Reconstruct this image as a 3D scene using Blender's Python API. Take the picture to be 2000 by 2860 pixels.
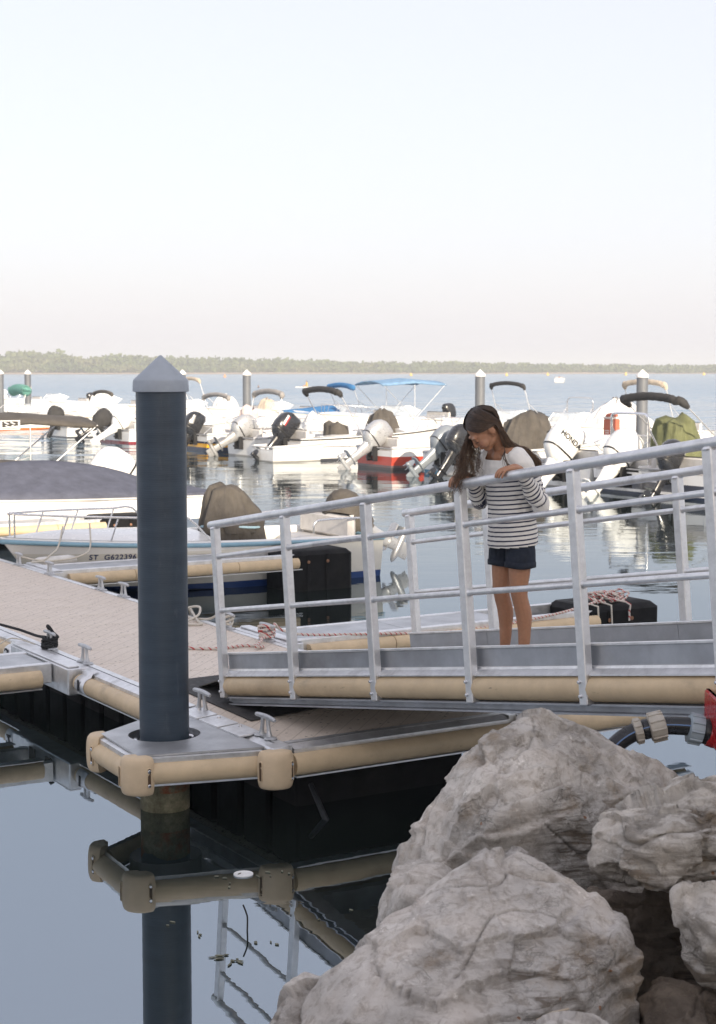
import bpy, bmesh, math, random
import numpy as np
from mathutils import Vector, Matrix, noise

for o in list(bpy.data.objects):
    bpy.data.objects.remove(o)
V = Vector
R = math.radians
PI = math.pi
random.seed(7)
scene = bpy.context.scene
COL = scene.collection

# ------------------------------------------------------------------ camera
F, CX, CY, HORIZON, H = 4500.0, 1000.0, 1430.0, 1033.0, 2.71
PITCH = math.atan((CY - HORIZON) / F)
cam = bpy.data.cameras.new('camera')
camo = bpy.data.objects.new('camera', cam)
COL.objects.link(camo)
camo.location = (0, 0, H)
camo.rotation_euler = (PI / 2 - PITCH, 0, 0)
cam.sensor_fit = 'VERTICAL'
cam.sensor_height = 36.0
cam.lens = F / 2860 * 36.0
cam.clip_start = 0.1
cam.clip_end = 9000
cam.dof.use_dof = True
cam.dof.focus_distance = 8.6
cam.dof.aperture_fstop = 8.0
scene.camera = camo

# ------------------------------------------------------------------ light
SUN_AZ, SUN_EL = R(158), R(19)           # azimuth clockwise from +Y: behind the camera, a little to its right
world = bpy.data.worlds.new('World')
scene.world = world
world.use_nodes = True
wn = world.node_tree
bg = wn.nodes['Background']
sky = wn.nodes.new('ShaderNodeTexSky')
sky.sky_type = 'NISHITA'
sky.sun_disc = False
sky.sun_elevation = SUN_EL
sky.sun_rotation = SUN_AZ
sky.altitude = 0
sky.air_density = 1.0
sky.dust_density = 2.3
sky.ozone_density = 1.0
veil = wn.nodes.new('ShaderNodeMix')          # thin even cloud veil over the whole sky
veil.data_type = 'RGBA'
veil.inputs['Factor'].default_value = 0.76
veil.inputs['B'].default_value = (3.95, 3.80, 4.15, 1)
wn.links.new(sky.outputs[0], veil.inputs['A'])
wn.links.new(veil.outputs['Result'], bg.inputs[0])
bg.inputs[1].default_value = 0.070
sun = bpy.data.lights.new('sun', 'SUN')
sun.energy = 2.1
sun.angle = R(0.53)
sun.color = (1.0, 0.86, 0.68)
suno = bpy.data.objects.new('sun', sun)
COL.objects.link(suno)
SDIR = V((math.sin(SUN_AZ) * math.cos(SUN_EL), math.cos(SUN_AZ) * math.cos(SUN_EL), math.sin(SUN_EL)))
suno.rotation_euler = (-SDIR).to_track_quat('-Z', 'Y').to_euler()
vs = scene.view_settings
vs.view_transform = 'Standard'
vs.look = 'None'
vs.gamma = 1
vs.use_curve_mapping = False
vs.exposure = 1.82
scene.cycles.use_denoising = True
scene.cycles.max_bounces = 8
scene.cycles.volume_bounces = 0
scene.cycles.sample_clamp_indirect = 6

# ------------------------------------------------------------------ helpers
FWD = V((0, math.cos(PITCH), -math.sin(PITCH)))
UPV = V((0, math.sin(PITCH), math.cos(PITCH)))


def ray(px, py):
    return V((1, 0, 0)) * ((px - CX) / F) + UPV * ((CY - py) / F) + FWD


def ground(px, py, z=0.0):
    """the point of the horizontal plane z seen at a spot of the photograph"""
    d = ray(px, py)
    return V((0, 0, H)) + d * ((z - H) / d.z)


def at(px, py, y):
    """the point at the distance y seen at a spot of the photograph"""
    d = ray(px, py)
    return V((0, 0, H)) + d * (y / d.y)


class MB:
    """collects shapes; build() links them as one mesh object"""

    def __init__(s):
        s.v, s.f, s.m, s.xf = [], [], [], None

    def add(s, vs_, fs, mi=0):
        o = len(s.v)
        if s.xf is not None:
            vs_ = [s.xf @ V(p) for p in vs_]
        s.v += [tuple(p) for p in vs_]
        for f in fs:
            s.f.append(tuple(i + o for i in f))
            s.m.append(mi)
        return s

    def box(s, x0, x1, y0, y1, z0, z1, mi=0):
        p = [(x0, y0, z0), (x1, y0, z0), (x1, y1, z0), (x0, y1, z0), (x0, y0, z1), (x1, y0, z1), (x1, y1, z1), (x0, y1, z1)]
        return s.add(p, [(3, 2, 1, 0), (4, 5, 6, 7), (0, 1, 5, 4), (1, 2, 6, 5), (2, 3, 7, 6), (3, 0, 4, 7)], mi)

    def rbox(s, x0, x1, y0, y1, z0, z1, b=0.01, mi=0):
        """box with chamfered vertical edges and a chamfered top and bottom"""
        def ring(i, z):
            return [(x0 + i + b, y0 + i, z), (x1 - i - b, y0 + i, z), (x1 - i, y0 + i + b, z), (x1 - i, y1 - i - b, z),
                    (x1 - i - b, y1 - i, z), (x0 + i + b, y1 - i, z), (x0 + i, y1 - i - b, z), (x0 + i, y0 + i + b, z)]
        return s.loft([ring(b, z0), ring(0, z0 + b), ring(0, z1 - b), ring(b, z1)], mi=mi)

    def loft(s, rings, cap0=True, cap1=True, closed=True, mi=0):
        n = len(rings[0])
        vs_ = [p for r in rings for p in r]
        fs = []
        for a in range(len(rings) - 1):
            for i in range(n if closed else n - 1):
                j = (i + 1) % n
                fs.append((a * n + i, a * n + j, (a + 1) * n + j, (a + 1) * n + i))
        if cap0:
            fs.append(tuple(range(n))[::-1])
        if cap1:
            b = (len(rings) - 1) * n
            fs.append(tuple(b + i for i in range(n)))
        return s.add(vs_, fs, mi)

    def tube(s, pts, r, n=8, caps=True, closed=False, mi=0, flat=1.0):
        pts = [V(p) for p in pts]
        k = len(pts)
        rs = r if isinstance(r, (list, tuple)) else [r] * k
        rings = []
        nrm = None
        for i in range(k):
            if closed:
                t = pts[(i + 1) % k] - pts[i - 1]
            else:
                t = pts[min(i + 1, k - 1)] - pts[max(i - 1, 0)]
            if t.length < 1e-9:
                t = V((0, 0, 1))
            t.normalize()
            if nrm is None:
                up = V((0, 0, 1)) if abs(t.z) < 0.95 else V((1, 0, 0))
                nrm = (up - t * up.dot(t)).normalized()
            else:
                nrm = nrm - t * nrm.dot(t)
                if nrm.length < 1e-6:
                    nrm = t.orthogonal()
                nrm.normalize()
            b = t.cross(nrm)
            rings.append([pts[i] + (nrm * math.cos(2 * PI * j / n) + b * math.sin(2 * PI * j / n) * flat) * rs[i] for j in range(n)])
        if closed:
            rings.append(rings[0])
            return s.loft(rings, False, False, mi=mi)
        return s.loft(rings, caps, caps, mi=mi)

    def lathe(s, prof, n=24, c=(0, 0, 0), axis='z', mi=0, caps=True):
        rings = []
        for r, z in prof:
            ring = []
            for j in range(n):
                a = 2 * PI * j / n
                p = (r * math.cos(a), r * math.sin(a), z)
                if axis == 'x':
                    p = (z, r * math.cos(a), r * math.sin(a))
                if axis == 'y':
                    p = (r * math.sin(a), z, r * math.cos(a))
                ring.append((p[0] + c[0], p[1] + c[1], p[2] + c[2]))
            rings.append(ring)
        return s.loft(rings, caps, caps, mi=mi)

    def prism(s, poly, z0, z1, mi=0):
        return s.loft([[(x, y, z0) for x, y in poly], [(x, y, z1) for x, y in poly]], mi=mi)

    def ball(s, c, r, n=12, m=8, mi=0, rot=None):
        rx, ry, rz = (r, r, r) if isinstance(r, (int, float)) else r
        rings = []
        for i in range(1, m):
            a = PI * i / m
            ring = []
            for j in range(n):
                b = 2 * PI * j / n
                p = V((rx * math.sin(a) * math.cos(b), ry * math.sin(a) * math.sin(b), -rz * math.cos(a)))
                if rot is not None:
                    p = rot @ p
                ring.append(p + V(c))
            rings.append(ring)
        return s.loft(rings, mi=mi)

    def mesh(s, name):
        me = bpy.data.meshes.new(name)
        me.from_pydata(s.v, [], s.f)
        me.validate()
        return me

    def build(s, name, mat, parent=None, smooth=35, bevel=0, fix=True):
        me = s.mesh(name)
        mats = mat if isinstance(mat, (list, tuple)) else [mat]
        for m in mats:
            me.materials.append(m)
        if len(mats) > 1 and len(s.m) == len(me.polygons):
            me.polygons.foreach_set('material_index', s.m)
        if fix:
            bm = bmesh.new()
            bm.from_mesh(me)
            bmesh.ops.recalc_face_normals(bm, faces=bm.faces)
            bm.to_mesh(me)
            bm.free()
        return link(name, me, parent, smooth, bevel)


def link(name, me, parent=None, smooth=35, bevel=0):
    if smooth:
        me.shade_smooth()
        if smooth < 180:
            me.set_sharp_from_angle(angle=R(smooth))
    o = bpy.data.objects.new(name, me)
    COL.objects.link(o)
    o.parent = parent
    if bevel:
        md = o.modifiers.new('bevel', 'BEVEL')
        md.width = bevel
        md.segments = 2
        md.limit_method = 'ANGLE'
        md.angle_limit = R(40)
    return o


def tag(o, label=None, cat=None, group=None, kind=None):
    for k, x in (('label', label), ('category', cat), ('group', group), ('kind', kind)):
        if x:
            o[k] = x
    return o


def empty(name, loc=(0, 0, 0), rot=(0, 0, 0), parent=None):
    o = bpy.data.objects.new(name, None)
    o.empty_display_size = 0.2
    o.location = loc
    o.rotation_euler = rot
    COL.objects.link(o)
    o.parent = parent
    return o


def copy_tree(o, parent=None):
    c = o.copy()
    COL.objects.link(c)
    c.parent = parent
    for ch in o.children:
        copy_tree(ch, c)
    return c


def put(src, loc, rot=None, scale=None, parent=None):
    """a copy of one mesh object that shares its mesh"""
    c = src.copy()
    COL.objects.link(c)
    c.location = loc
    if rot is not None:
        c.rotation_euler = rot
    if scale is not None:
        c.scale = scale
    c.parent = parent
    return c


def evaluated(me, mods):
    """mesh after modifiers; mods: list of (type, {settings})"""
    o = bpy.data.objects.new('work', me)
    COL.objects.link(o)
    for t, st in mods:
        md = o.modifiers.new(t, t)
        for k, x in st.items():
            setattr(md, k, x)
    dg = bpy.context.evaluated_depsgraph_get()
    dg.update()
    out = bpy.data.meshes.new_from_object(o.evaluated_get(dg))
    bpy.data.objects.remove(o)
    return out


def smoothline(pts, n=8):
    """Catmull-Rom through the points"""
    pts = [V(p) for p in pts]
    out = []
    k = len(pts)
    for i in range(k - 1):
        p0, p1, p2, p3 = pts[max(i - 1, 0)], pts[i], pts[i + 1], pts[min(i + 2, k - 1)]
        for j in range(n):
            t = j / n
            out.append(0.5 * ((2 * p1) + (p2 - p0) * t + (2 * p0 - 5 * p1 + 4 * p2 - p3) * t * t + (3 * p1 - p0 - 3 * p2 + p3) * t ** 3))
    out.append(pts[-1])
    return out


def text_mesh(name, body, size, mat, parent, mw, depth=0.002, spacing=1.0, bold=False):
    cu = bpy.data.curves.new(name, 'FONT')
    cu.body = body
    cu.size = size
    cu.extrude = depth
    cu.align_x = 'CENTER'
    cu.align_y = 'CENTER'
    cu.space_character = spacing
    if bold:
        cu.offset = size * 0.02
    o = bpy.data.objects.new(name, cu)
    COL.objects.link(o)
    dg = bpy.context.evaluated_depsgraph_get()
    dg.update()
    me = bpy.data.meshes.new_from_object(o.evaluated_get(dg))
    bpy.data.objects.remove(o)
    me.transform(mw)
    me.materials.clear()
    me.materials.append(mat)
    return link(name, me, parent, 0)


# ------------------------------------------------------------------ materials
def srgb(r, g, b):
    def f(c):
        c /= 255
        return c / 12.92 if c <= 0.04045 else ((c + 0.055) / 1.055) ** 2.4
    return (f(r), f(g), f(b), 1)


class NT:
    def __init__(s, name):
        s.mat = bpy.data.materials.new(name)
        s.mat.use_nodes = True
        s.t = s.mat.node_tree
        s.b = s.t.nodes['Principled BSDF']
        s.tc = s.t.nodes.new('ShaderNodeTexCoord')

    def n(s, typ, **kw):
        nd = s.t.nodes.new(typ)
        for k, x in kw.items():
            setattr(nd, k, x)
        return nd

    def l(s, a, b):
        s.t.links.new(a, b)

    def mapping(s, scale=(1, 1, 1), rot=(0, 0, 0), src='Object', loc=(0, 0, 0)):
        m = s.n('ShaderNodeMapping')
        m.inputs['Scale'].default_value = scale
        m.inputs['Rotation'].default_value = rot
        m.inputs['Location'].default_value = loc
        s.l(s.tc.outputs[src], m.inputs[0])
        return m.outputs[0]

    def noise(s, scale=5, detail=6, rough=0.55, vec=None, dist=0.0):
        nd = s.n('ShaderNodeTexNoise')
        nd.inputs['Scale'].default_value = scale
        nd.inputs['Detail'].default_value = detail
        nd.inputs['Roughness'].default_value = rough
        nd.inputs['Distortion'].default_value = dist
        s.l(vec if vec is not None else s.tc.outputs['Object'], nd.inputs['Vector'])
        return nd.outputs[0]

    def ramp(s, fac, stops, interp='LINEAR'):
        r = s.n('ShaderNodeValToRGB')
        r.color_ramp.interpolation = interp
        el = r.color_ramp.elements
        while len(el) < len(stops):
            el.new(0.5)
        for e, (p, c) in zip(el, stops):
            e.position = p
            e.color = c if len(c) == 4 else (*c, 1)
        s.l(fac, r.inputs[0])
        return r.outputs[0]

    def mix(s, fac, a, b, mode='MIX'):
        m = s.n('ShaderNodeMix', data_type='RGBA', blend_type=mode)
        for sock, x in ((m.inputs['Factor'], fac), (m.inputs['A'], a), (m.inputs['B'], b)):
            if hasattr(x, 'is_linked') or hasattr(x, 'links'):
                s.l(x, sock)
            else:
                sock.default_value = x if not isinstance(x, tuple) or len(x) == 4 else (*x, 1)
        return m.outputs['Result']

    def math(s, op, a, b=0.0, c=0.0):
        m = s.n('ShaderNodeMath', operation=op)
        for i, x in enumerate((a, b, c)):
            if hasattr(x, 'links'):
                s.l(x, m.inputs[i])
            else:
                m.inputs[i].default_value = x
        return m.outputs[0]

    def sep(s, src='Object', vec=None):
        x = s.n('ShaderNodeSeparateXYZ')
        s.l(vec if vec is not None else s.tc.outputs[src], x.inputs[0])
        return x.outputs

    def bump(s, h, strength=0.3, dist=0.01, normal=None):
        b = s.n('ShaderNodeBump')
        b.inputs['Strength'].default_value = strength
        b.inputs['Distance'].default_value = dist
        s.l(h, b.inputs['Height'])
        if normal is not None:
            s.l(normal, b.inputs['Normal'])
        s.l(b.outputs[0], s.b.inputs['Normal'])
        return b.outputs[0]

    def color(s, c):
        if hasattr(c, 'links'):
            s.l(c, s.b.inputs['Base Color'])
        else:
            s.b.inputs['Base Color'].default_value = c

    def rough(s, r):
        if hasattr(r, 'links'):
            s.l(r, s.b.inputs['Roughness'])
        else:
            s.b.inputs['Roughness'].default_value = r


MATS = {}


def simple(name, col, rough=0.5, metal=0.0, var=0.12, scale=9.0, bump=0.0, bscale=60.0, bdist=0.003, coat=0.0, dirt=None, dirt_amt=0.45, rvar=0.1, spec=None):
    """plain surface with uneven tone, some dirt and fine relief"""
    if name in MATS:
        return MATS[name]
    t = NT(name)
    c = col if len(col) == 4 else (*col, 1)
    n1 = t.noise(scale, 5, 0.6)
    lo = tuple(x * (1 - var) for x in c[:3])
    hi = tuple(min(1, x * (1 + var)) for x in c[:3])
    base = t.ramp(n1, [(0.3, lo), (0.7, hi)])
    if dirt is not None:
        n2 = t.noise(scale * 0.37, 8, 0.68)
        base = t.mix(t.ramp(n2, [(dirt_amt, (0, 0, 0)), (dirt_amt + 0.3, (1, 1, 1))]), base, dirt)
    t.color(base)
    n3 = t.noise(scale * 2.3, 4)
    t.rough(t.ramp(n3, [(0.3, (max(0.02, rough - rvar),) * 3), (0.7, (min(1, rough + rvar),) * 3)]))
    t.b.inputs['Metallic'].default_value = metal
    if coat:
        t.b.inputs['Coat Weight'].default_value = coat
    if spec is not None:
        t.b.inputs['Specular IOR Level'].default_value = spec
    if bump:
        t.bump(t.noise(bscale, 4, 0.6), bump, bdist)
    MATS[name] = t.mat
    return t.mat


aluminium = simple('aluminium', (0.74, 0.745, 0.75), 0.42, 0.85, 0.10, 14, 0.12, 180, 0.001, dirt=(0.46, 0.455, 0.45, 1), dirt_amt=0.5)
aluminium_flat = simple('aluminium_sheet', (0.42, 0.44, 0.47), 0.5, 0.8, 0.14, 4, 0.06, 120, 0.001, dirt=(0.28, 0.28, 0.29, 1), dirt_amt=0.45)
galvanised = simple('galvanised', (0.50, 0.51, 0.52), 0.5, 0.75, 0.12, 30, 0.15, 150, 0.001, dirt=(0.34, 0.32, 0.29, 1), dirt_amt=0.52)
steel = simple('stainless', (0.72, 0.72, 0.72), 0.22, 1.0, 0.05, 20)
rubber = simple('rubber', (0.018, 0.018, 0.019), 0.75, 0, 0.3, 12, 0.2, 90, 0.002, dirt=(0.06, 0.055, 0.05, 1))
beige = simple('beige_plastic', (0.58, 0.450, 0.285), 0.55, 0, 0.10, 7, 0.10, 260, 0.0012, dirt=(0.43, 0.325, 0.205, 1), dirt_amt=0.5)
beige_bumper = simple('beige_bumper', (0.60, 0.465, 0.305), 0.6, 0, 0.08, 9, 0.12, 220, 0.0012, dirt=(0.47, 0.36, 0.235, 1), dirt_amt=0.5)


def scuff(mat, col=(0.10, 0.085, 0.06, 1), amount=0.7):
    """black rub marks and green-brown grime over a plain material"""
    nt = mat.node_tree
    b = nt.nodes['Principled BSDF']
    src = b.inputs['Base Color'].links[0].from_socket
    tc = nt.nodes.new('ShaderNodeTexCoord')
    for scale, lo, hi, k, c in (((9, 9, 42), 0.66, 0.74, amount, (0.07, 0.06, 0.05, 1)), ((3, 3, 5), 0.60, 0.78, 0.45, col)):
        mp = nt.nodes.new('ShaderNodeMapping')
        mp.inputs['Scale'].default_value = scale
        nz = nt.nodes.new('ShaderNodeTexNoise')
        nz.inputs['Scale'].default_value = 1.0
        nz.inputs['Detail'].default_value = 7
        nz.inputs['Roughness'].default_value = 0.65
        rp = nt.nodes.new('ShaderNodeValToRGB')
        rp.color_ramp.elements[0].position = lo
        rp.color_ramp.elements[0].color = (0, 0, 0, 1)
        rp.color_ramp.elements[1].position = hi
        rp.color_ramp.elements[1].color = (k, k, k, 1)
        mx = nt.nodes.new('ShaderNodeMix')
        mx.data_type = 'RGBA'
        mx.inputs['B'].default_value = c
        nt.links.new(tc.outputs['Object'], mp.inputs[0])
        nt.links.new(mp.outputs[0], nz.inputs['Vector'])
        nt.links.new(nz.outputs[0], rp.inputs[0])
        nt.links.new(rp.outputs[0], mx.inputs['Factor'])
        nt.links.new(src, mx.inputs['A'])
        src = mx.outputs['Result']
    nt.links.new(src, b.inputs['Base Color'])


scuff(beige)
scuff(beige_bumper, amount=0.4)
scuff(aluminium, (0.33, 0.31, 0.28, 1), 0.35)
float_black = simple('float_plastic', (0.006, 0.0062, 0.0068), 0.7, 0, 0.3, 5, 0.15, 70, 0.002, dirt=(0.020, 0.019, 0.016, 1), dirt_amt=0.5, spec=0.2)
black = simple('black_plastic', (0.012, 0.012, 0.013), 0.4)
gel_white = simple('gelcoat_white', (0.78, 0.775, 0.75), 0.22, 0, 0.04, 3, coat=0.3, dirt=(0.62, 0.60, 0.55, 1), dirt_amt=0.55)
chrome = simple('chrome', (0.85, 0.85, 0.86), 0.1, 1.0, 0.03)


def ext_z(t):
    return t.sep('Object')[2]
# ------------------------------------------------------------------ water, bank, far shore
def water_material():
    t = NT('water')
    x, y, z = t.sep('Object')
    # wind only ruffles the open lake; the basin between the pontoons lies nearly flat
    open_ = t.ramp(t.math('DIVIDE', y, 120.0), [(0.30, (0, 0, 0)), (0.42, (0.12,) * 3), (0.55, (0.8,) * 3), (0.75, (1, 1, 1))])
    n_small = t.noise(1.0, 3, 0.5, t.mapping((1.6, 4.2, 1), src='Object'))
    n_mid = t.noise(1.0, 4, 0.55, t.mapping((0.35, 1.25, 1), src='Object'), 0.4)
    n_chop = t.noise(1.0, 6, 0.6, t.mapping((0.5, 1.4, 1), src='Object'))
    patches = t.ramp(t.noise(0.11, 3, 0.5), [(0.42, (0.15,) * 3), (0.66, (1, 1, 1))])
    calm = t.math('MULTIPLY', t.math('ADD', t.math('MULTIPLY', n_small, 0.006), t.math('MULTIPLY', n_mid, 0.026)), patches)
    basin = t.ramp(t.math('DIVIDE', y, 60.0), [(0.12, (0.10,) * 3), (0.24, (0.14,) * 3), (0.36, (0.6,) * 3), (0.6, (1.0,) * 3)])
    h = t.math('ADD', t.math('MULTIPLY', calm, basin), t.math('MULTIPLY', t.math('MULTIPLY', n_chop, open_), 0.03))
    b = t.n('ShaderNodeBump')
    b.inputs['Strength'].default_value = 1.0
    b.inputs['Distance'].default_value = 1.0
    t.l(h, b.inputs['Height'])
    # slopes of the wind waves on the open lake, set as normals so that they hold at any distance
    wn_ = t.n('ShaderNodeTexNoise')
    wn_.inputs['Scale'].default_value = 1.0
    wn_.inputs['Detail'].default_value = 4
    t.l(t.mapping((0.45, 1.1, 1), src='Object'), wn_.inputs['Vector'])
    sub = t.n('ShaderNodeVectorMath', operation='SUBTRACT')
    sub.inputs[1].default_value = (0.5, 0.5, 0.5)
    t.l(wn_.outputs['Color'], sub.inputs[0])
    streak = t.ramp(t.noise(1.0, 5, 0.6, t.mapping((0.008, 0.06, 1), src='Object')), [(0.3, (0.55,) * 3), (0.7, (1.25,) * 3)])
    sc = t.n('ShaderNodeVectorMath', operation='SCALE')
    t.l(sub.outputs[0], sc.inputs[0])
    t.l(t.math('MULTIPLY', t.math('MULTIPLY', open_, streak), 1.3), sc.inputs['Scale'])
    flat = t.n('ShaderNodeVectorMath', operation='MULTIPLY')
    flat.inputs[1].default_value = (1, 1, 0)
    t.l(sc.outputs[0], flat.inputs[0])
    add = t.n('ShaderNodeVectorMath', operation='ADD')
    t.l(b.outputs[0], add.inputs[0])
    t.l(flat.outputs[0], add.inputs[1])
    nm = t.n('ShaderNodeVectorMath', operation='NORMALIZE')
    t.l(add.outputs[0], nm.inputs[0])
    t.l(nm.outputs[0], t.b.inputs['Normal'])
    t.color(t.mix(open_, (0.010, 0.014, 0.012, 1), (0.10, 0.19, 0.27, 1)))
    rg = t.ramp(t.math('DIVIDE', y, 200.0), [(0.1, (0.0,) * 3), (0.45, (0.10,) * 3), (1.0, (0.2,) * 3)])
    t.rough(rg)
    t.l(t.math('SUBTRACT', 4.5, t.math('MULTIPLY', open_, 3.05)), t.b.inputs['IOR'])     # index raised in the basin to brighten its reflections, lower outside
    t.b.inputs['Specular Tint'].default_value = (0.82, 0.92, 1.0, 1)
    return t.mat


mw_water = MB()
xs = [-3000, -400, -60, -12, 12, 60, 400, 3000]
ys = [-60, 2, 8, 16, 30, 60, 140, 400, 1000, 4000]
vs_ = [(x, y, 0) for y in ys for x in xs]
fs_ = [(a * len(xs) + b, a * len(xs) + b + 1, (a + 1) * len(xs) + b + 1, (a + 1) * len(xs) + b) for a in range(len(ys) - 1) for b in range(len(xs) - 1)]
mw_water.add(vs_, fs_)
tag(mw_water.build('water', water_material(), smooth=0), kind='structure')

# lake bed and the stone bank the photographer stands on
def bank_material():
    t = NT('bank_soil')
    c = t.ramp(t.noise(3, 8, 0.7), [(0.3, (0.05, 0.045, 0.04)), (0.7, (0.20, 0.185, 0.165))])
    t.color(c)
    t.rough(0.9)
    t.bump(t.noise(9, 8, 0.7), 0.8, 0.06)
    return t.mat


bk = MB()
prof = [(-60, 1.25), (1.2, 1.25), (2.4, 1.15), (4.0, 0.42), (6.0, -0.45), (9, -1.6), (60, -2.5), (4000, -2.6)]
bx = [-3000, -60, -20, -8, -4, -2, 0, 1, 2, 3, 5, 9, 20, 60, 3000]
vs_ = [(x, y, z + (0.10 * noise.noise(V((x, y * 1.3, 0))) if 0 < y < 8 else 0)) for (y, z) in prof for x in bx]
fs_ = [(a * len(bx) + b, a * len(bx) + b + 1, (a + 1) * len(bx) + b + 1, (a + 1) * len(bx) + b) for a in range(len(prof) - 1) for b in range(len(bx) - 1)]
bk.add(vs_, fs_)
tag(bk.build('ground', bank_material(), smooth=60), kind='structure')

# building added unseen behind the camera to cast shade over pontoon and gangway
def added_shade_building():
    root = tag(empty('added_shade_building', (21, -46, 1.25)), 'unseen building added behind to shade the foreground, pale render with rows of windows', 'building')
    stucco = simple('render_wall', (0.66, 0.62, 0.55), 0.85, 0, 0.08, 1.2, 0.2, 30)
    pane = simple('dark_pane', (0.03, 0.035, 0.04), 0.08)
    frame = simple('window_frame_paint', (0.6, 0.6, 0.58), 0.5)
    roofm = simple('roof_edge', (0.24, 0.13, 0.09), 0.8)
    MB().box(-9, 9, -6, 6, 0, 21.3).build('wall', stucco, root)
    MB().box(-9.4, 9.4, -6.4, 6.4, 21.3, 21.9).build('roof', roofm, root)
    wf = wp = None
    for k in range(6):
        for i in range(-2, 3):
            loc = (i * 3.2, 6.0, 1.6 + k * 3.1)
            if wf is None:
                m = MB()
                m.box(-0.62, -0.54, 0, 0.08, 0, 1.5).box(0.54, 0.62, 0, 0.08, 0, 1.5).box(-0.54, 0.54, 0, 0.08, 1.42, 1.5).box(-0.62, 0.62, 0, 0.12, -0.08, -0.001).box(-0.03, 0.03, 0, 0.07, 0, 1.42)
                wf = m.build('window', frame, root)
                wf.location = loc
                wp = MB().box(-0.54, 0.54, 0.004, 0.03, 0, 1.42).build('pane', pane, wf)
            else:
                a = put(wf, loc, parent=root)
                put(wp, (0, 0, 0), parent=a)


added_shade_building()


# far shore: sandy strip, a wooded bank, haze over it
def far_shore():
    sand = simple('shore_sand', (0.36, 0.27, 0.19), 0.9, 0, 0.2, 0.03)
    sh = MB()
    n = 80
    rows = []
    for off, z in ((-6, -0.3), (0, 0.25), (14, 1.0), (60, 1.6), (2500, 2.0)):
        row = []
        for i in range(n + 1):
            x = -420 + 900 * i / n
            d = 1000 + 0.28 * (x + 250) + 12 * noise.noise(V((x * 0.01, 0, 0)))
            row.append((x * (1 + max(0, off) / 1000.0), d + off, z))
        rows.append(row)
    sh.loft(rows, False, False, closed=False)
    tag(sh.build('far_shore_ground', sand, smooth=60), kind='structure')

    t = NT('shore_leaves')
    oi = t.noise(0.035, 3, 0.6)
    fine = t.noise(0.5, 3, 0.6)
    c = t.ramp(oi, [(0.32, (0.065, 0.095, 0.026)), (0.5, (0.11, 0.14, 0.038)), (0.68, (0.16, 0.155, 0.065))])
    t.color(t.mix(t.math('MULTIPLY', fine, 0.6), c, (0.05, 0.07, 0.02, 1)))
    t.rough(0.8)
    rng = random.Random(3)
    wood = MB()

    def crown(cx, cy, z0, w, h, nq):
        """leaf clumps spread through the volume of one crown"""
        lob = [(rng.uniform(-.5, .5) * w, rng.uniform(-.5, .5) * w, z0 + h * rng.uniform(.35, .8), rng.uniform(.28, .5) * w) for _ in range(6)]
        for _ in range(nq):
            lx, ly, lz, lr = rng.choice(lob)
            d = V((rng.gauss(0, 1), rng.gauss(0, 1), rng.gauss(0, .75)))
            d.normalize()
            rr = lr * rng.uniform(.55, 1.05)
            p = V((cx + lx, cy + ly, lz)) + d * rr
            if p.z < z0 + 0.1:
                p.z = z0 + 0.2 + rng.random()
            if p.z > z0 + h:
                p.z = z0 + h - rng.random() * 0.2 * h
            s = rng.uniform(.6, 1.5) * (0.5 + h / 14)
            a = V((rng.gauss(0, 1), rng.gauss(0, 1), rng.gauss(0, 1))).normalized()
            b = a.orthogonal().normalized()
            c_ = a.cross(b)
            wood.add([p + b * s, p + c_ * s * .8, p - b * s, p - c_ * s * .8], [(0, 1, 2, 3)])

    def hline(px):
        """height of the wood above the shore along the photograph, metres"""
        pts = [(-150, 13), (0, 12), (60, 14), (130, 12.5), (190, 13.5), (225, 9.5), (262, 8.0), (290, 11.5), (360, 11), (430, 10.5), (520, 9.5), (640, 9.0), (760, 8.8), (860, 8.4), (1000, 7.0), (1150, 6.6), (1270, 7.4), (1340, 6.2), (1500, 5.6), (1700, 5.0), (1900, 4.6), (2200, 5)]
        for (a, ha), (b, hb) in zip(pts, pts[1:]):
            if a <= px <= b:
                return ha + (hb - ha) * (px - a) / (b - a)
        return 5
    for px in np.arange(-120, 2130, 6.5):
        for layer in range(3):
            d0 = 1000
            x = (px + rng.uniform(-5, 5) - CX) / F * d0
            dist = 1000 + 0.28 * (x + 250) + 16 + layer * 16 + rng.uniform(-5, 5)
            xx = (px + rng.uniform(-5, 5) - CX) / F * dist
            hh = hline(px) * (0.42, 0.8, 1.0)[layer] * rng.uniform(.82, 1.08) * dist / 1000
            crown(xx, dist, 0.8, rng.uniform(.75, 1.2) * (3 + hh * .55), hh, 70 if layer else 50)
    w = wood.build('far_wood', t.mat, smooth=0, fix=False)
    tag(w, 'long hazy band of trees along the far shore of the lake', 'trees', kind='stuff')


far_shore()

# hazy air over the lake
def haze_box():
    m = bpy.data.materials.new('haze_air')
    m.use_nodes = True
    nt = m.node_tree
    nt.nodes.remove(nt.nodes['Principled BSDF'])
    pv = nt.nodes.new('ShaderNodeVolumePrincipled')
    pv.inputs['Color'].default_value = (0.90, 0.95, 1.0, 1)
    pv.inputs['Density'].default_value = 0.00060
    pv.inputs['Anisotropy'].default_value = 0.0
    nt.links.new(pv.outputs[0], nt.nodes['Material Output'].inputs['Volume'])
    o = MB().box(-3100, 3100, -62, 4100, -3.7, 26).build('haze', m, smooth=0)
    tag(o, 'thin pale haze hanging over the whole lake', 'haze', kind='stuff')


haze_box()
# ------------------------------------------------------------------ the pontoon
PANG = math.atan2(0.5195, 0.8545)
PX, PY = V((0.8545, 0.5195, 0)), V((-0.5195, 0.8545, 0))
PO = V((-0.50, 9.45, 0))
FB, PW, PL = 0.46, 1.86, 26.0


def pw(x, y, z=0.0):
    return PO + PX * x + PY * y + V((0, 0, z))


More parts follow.
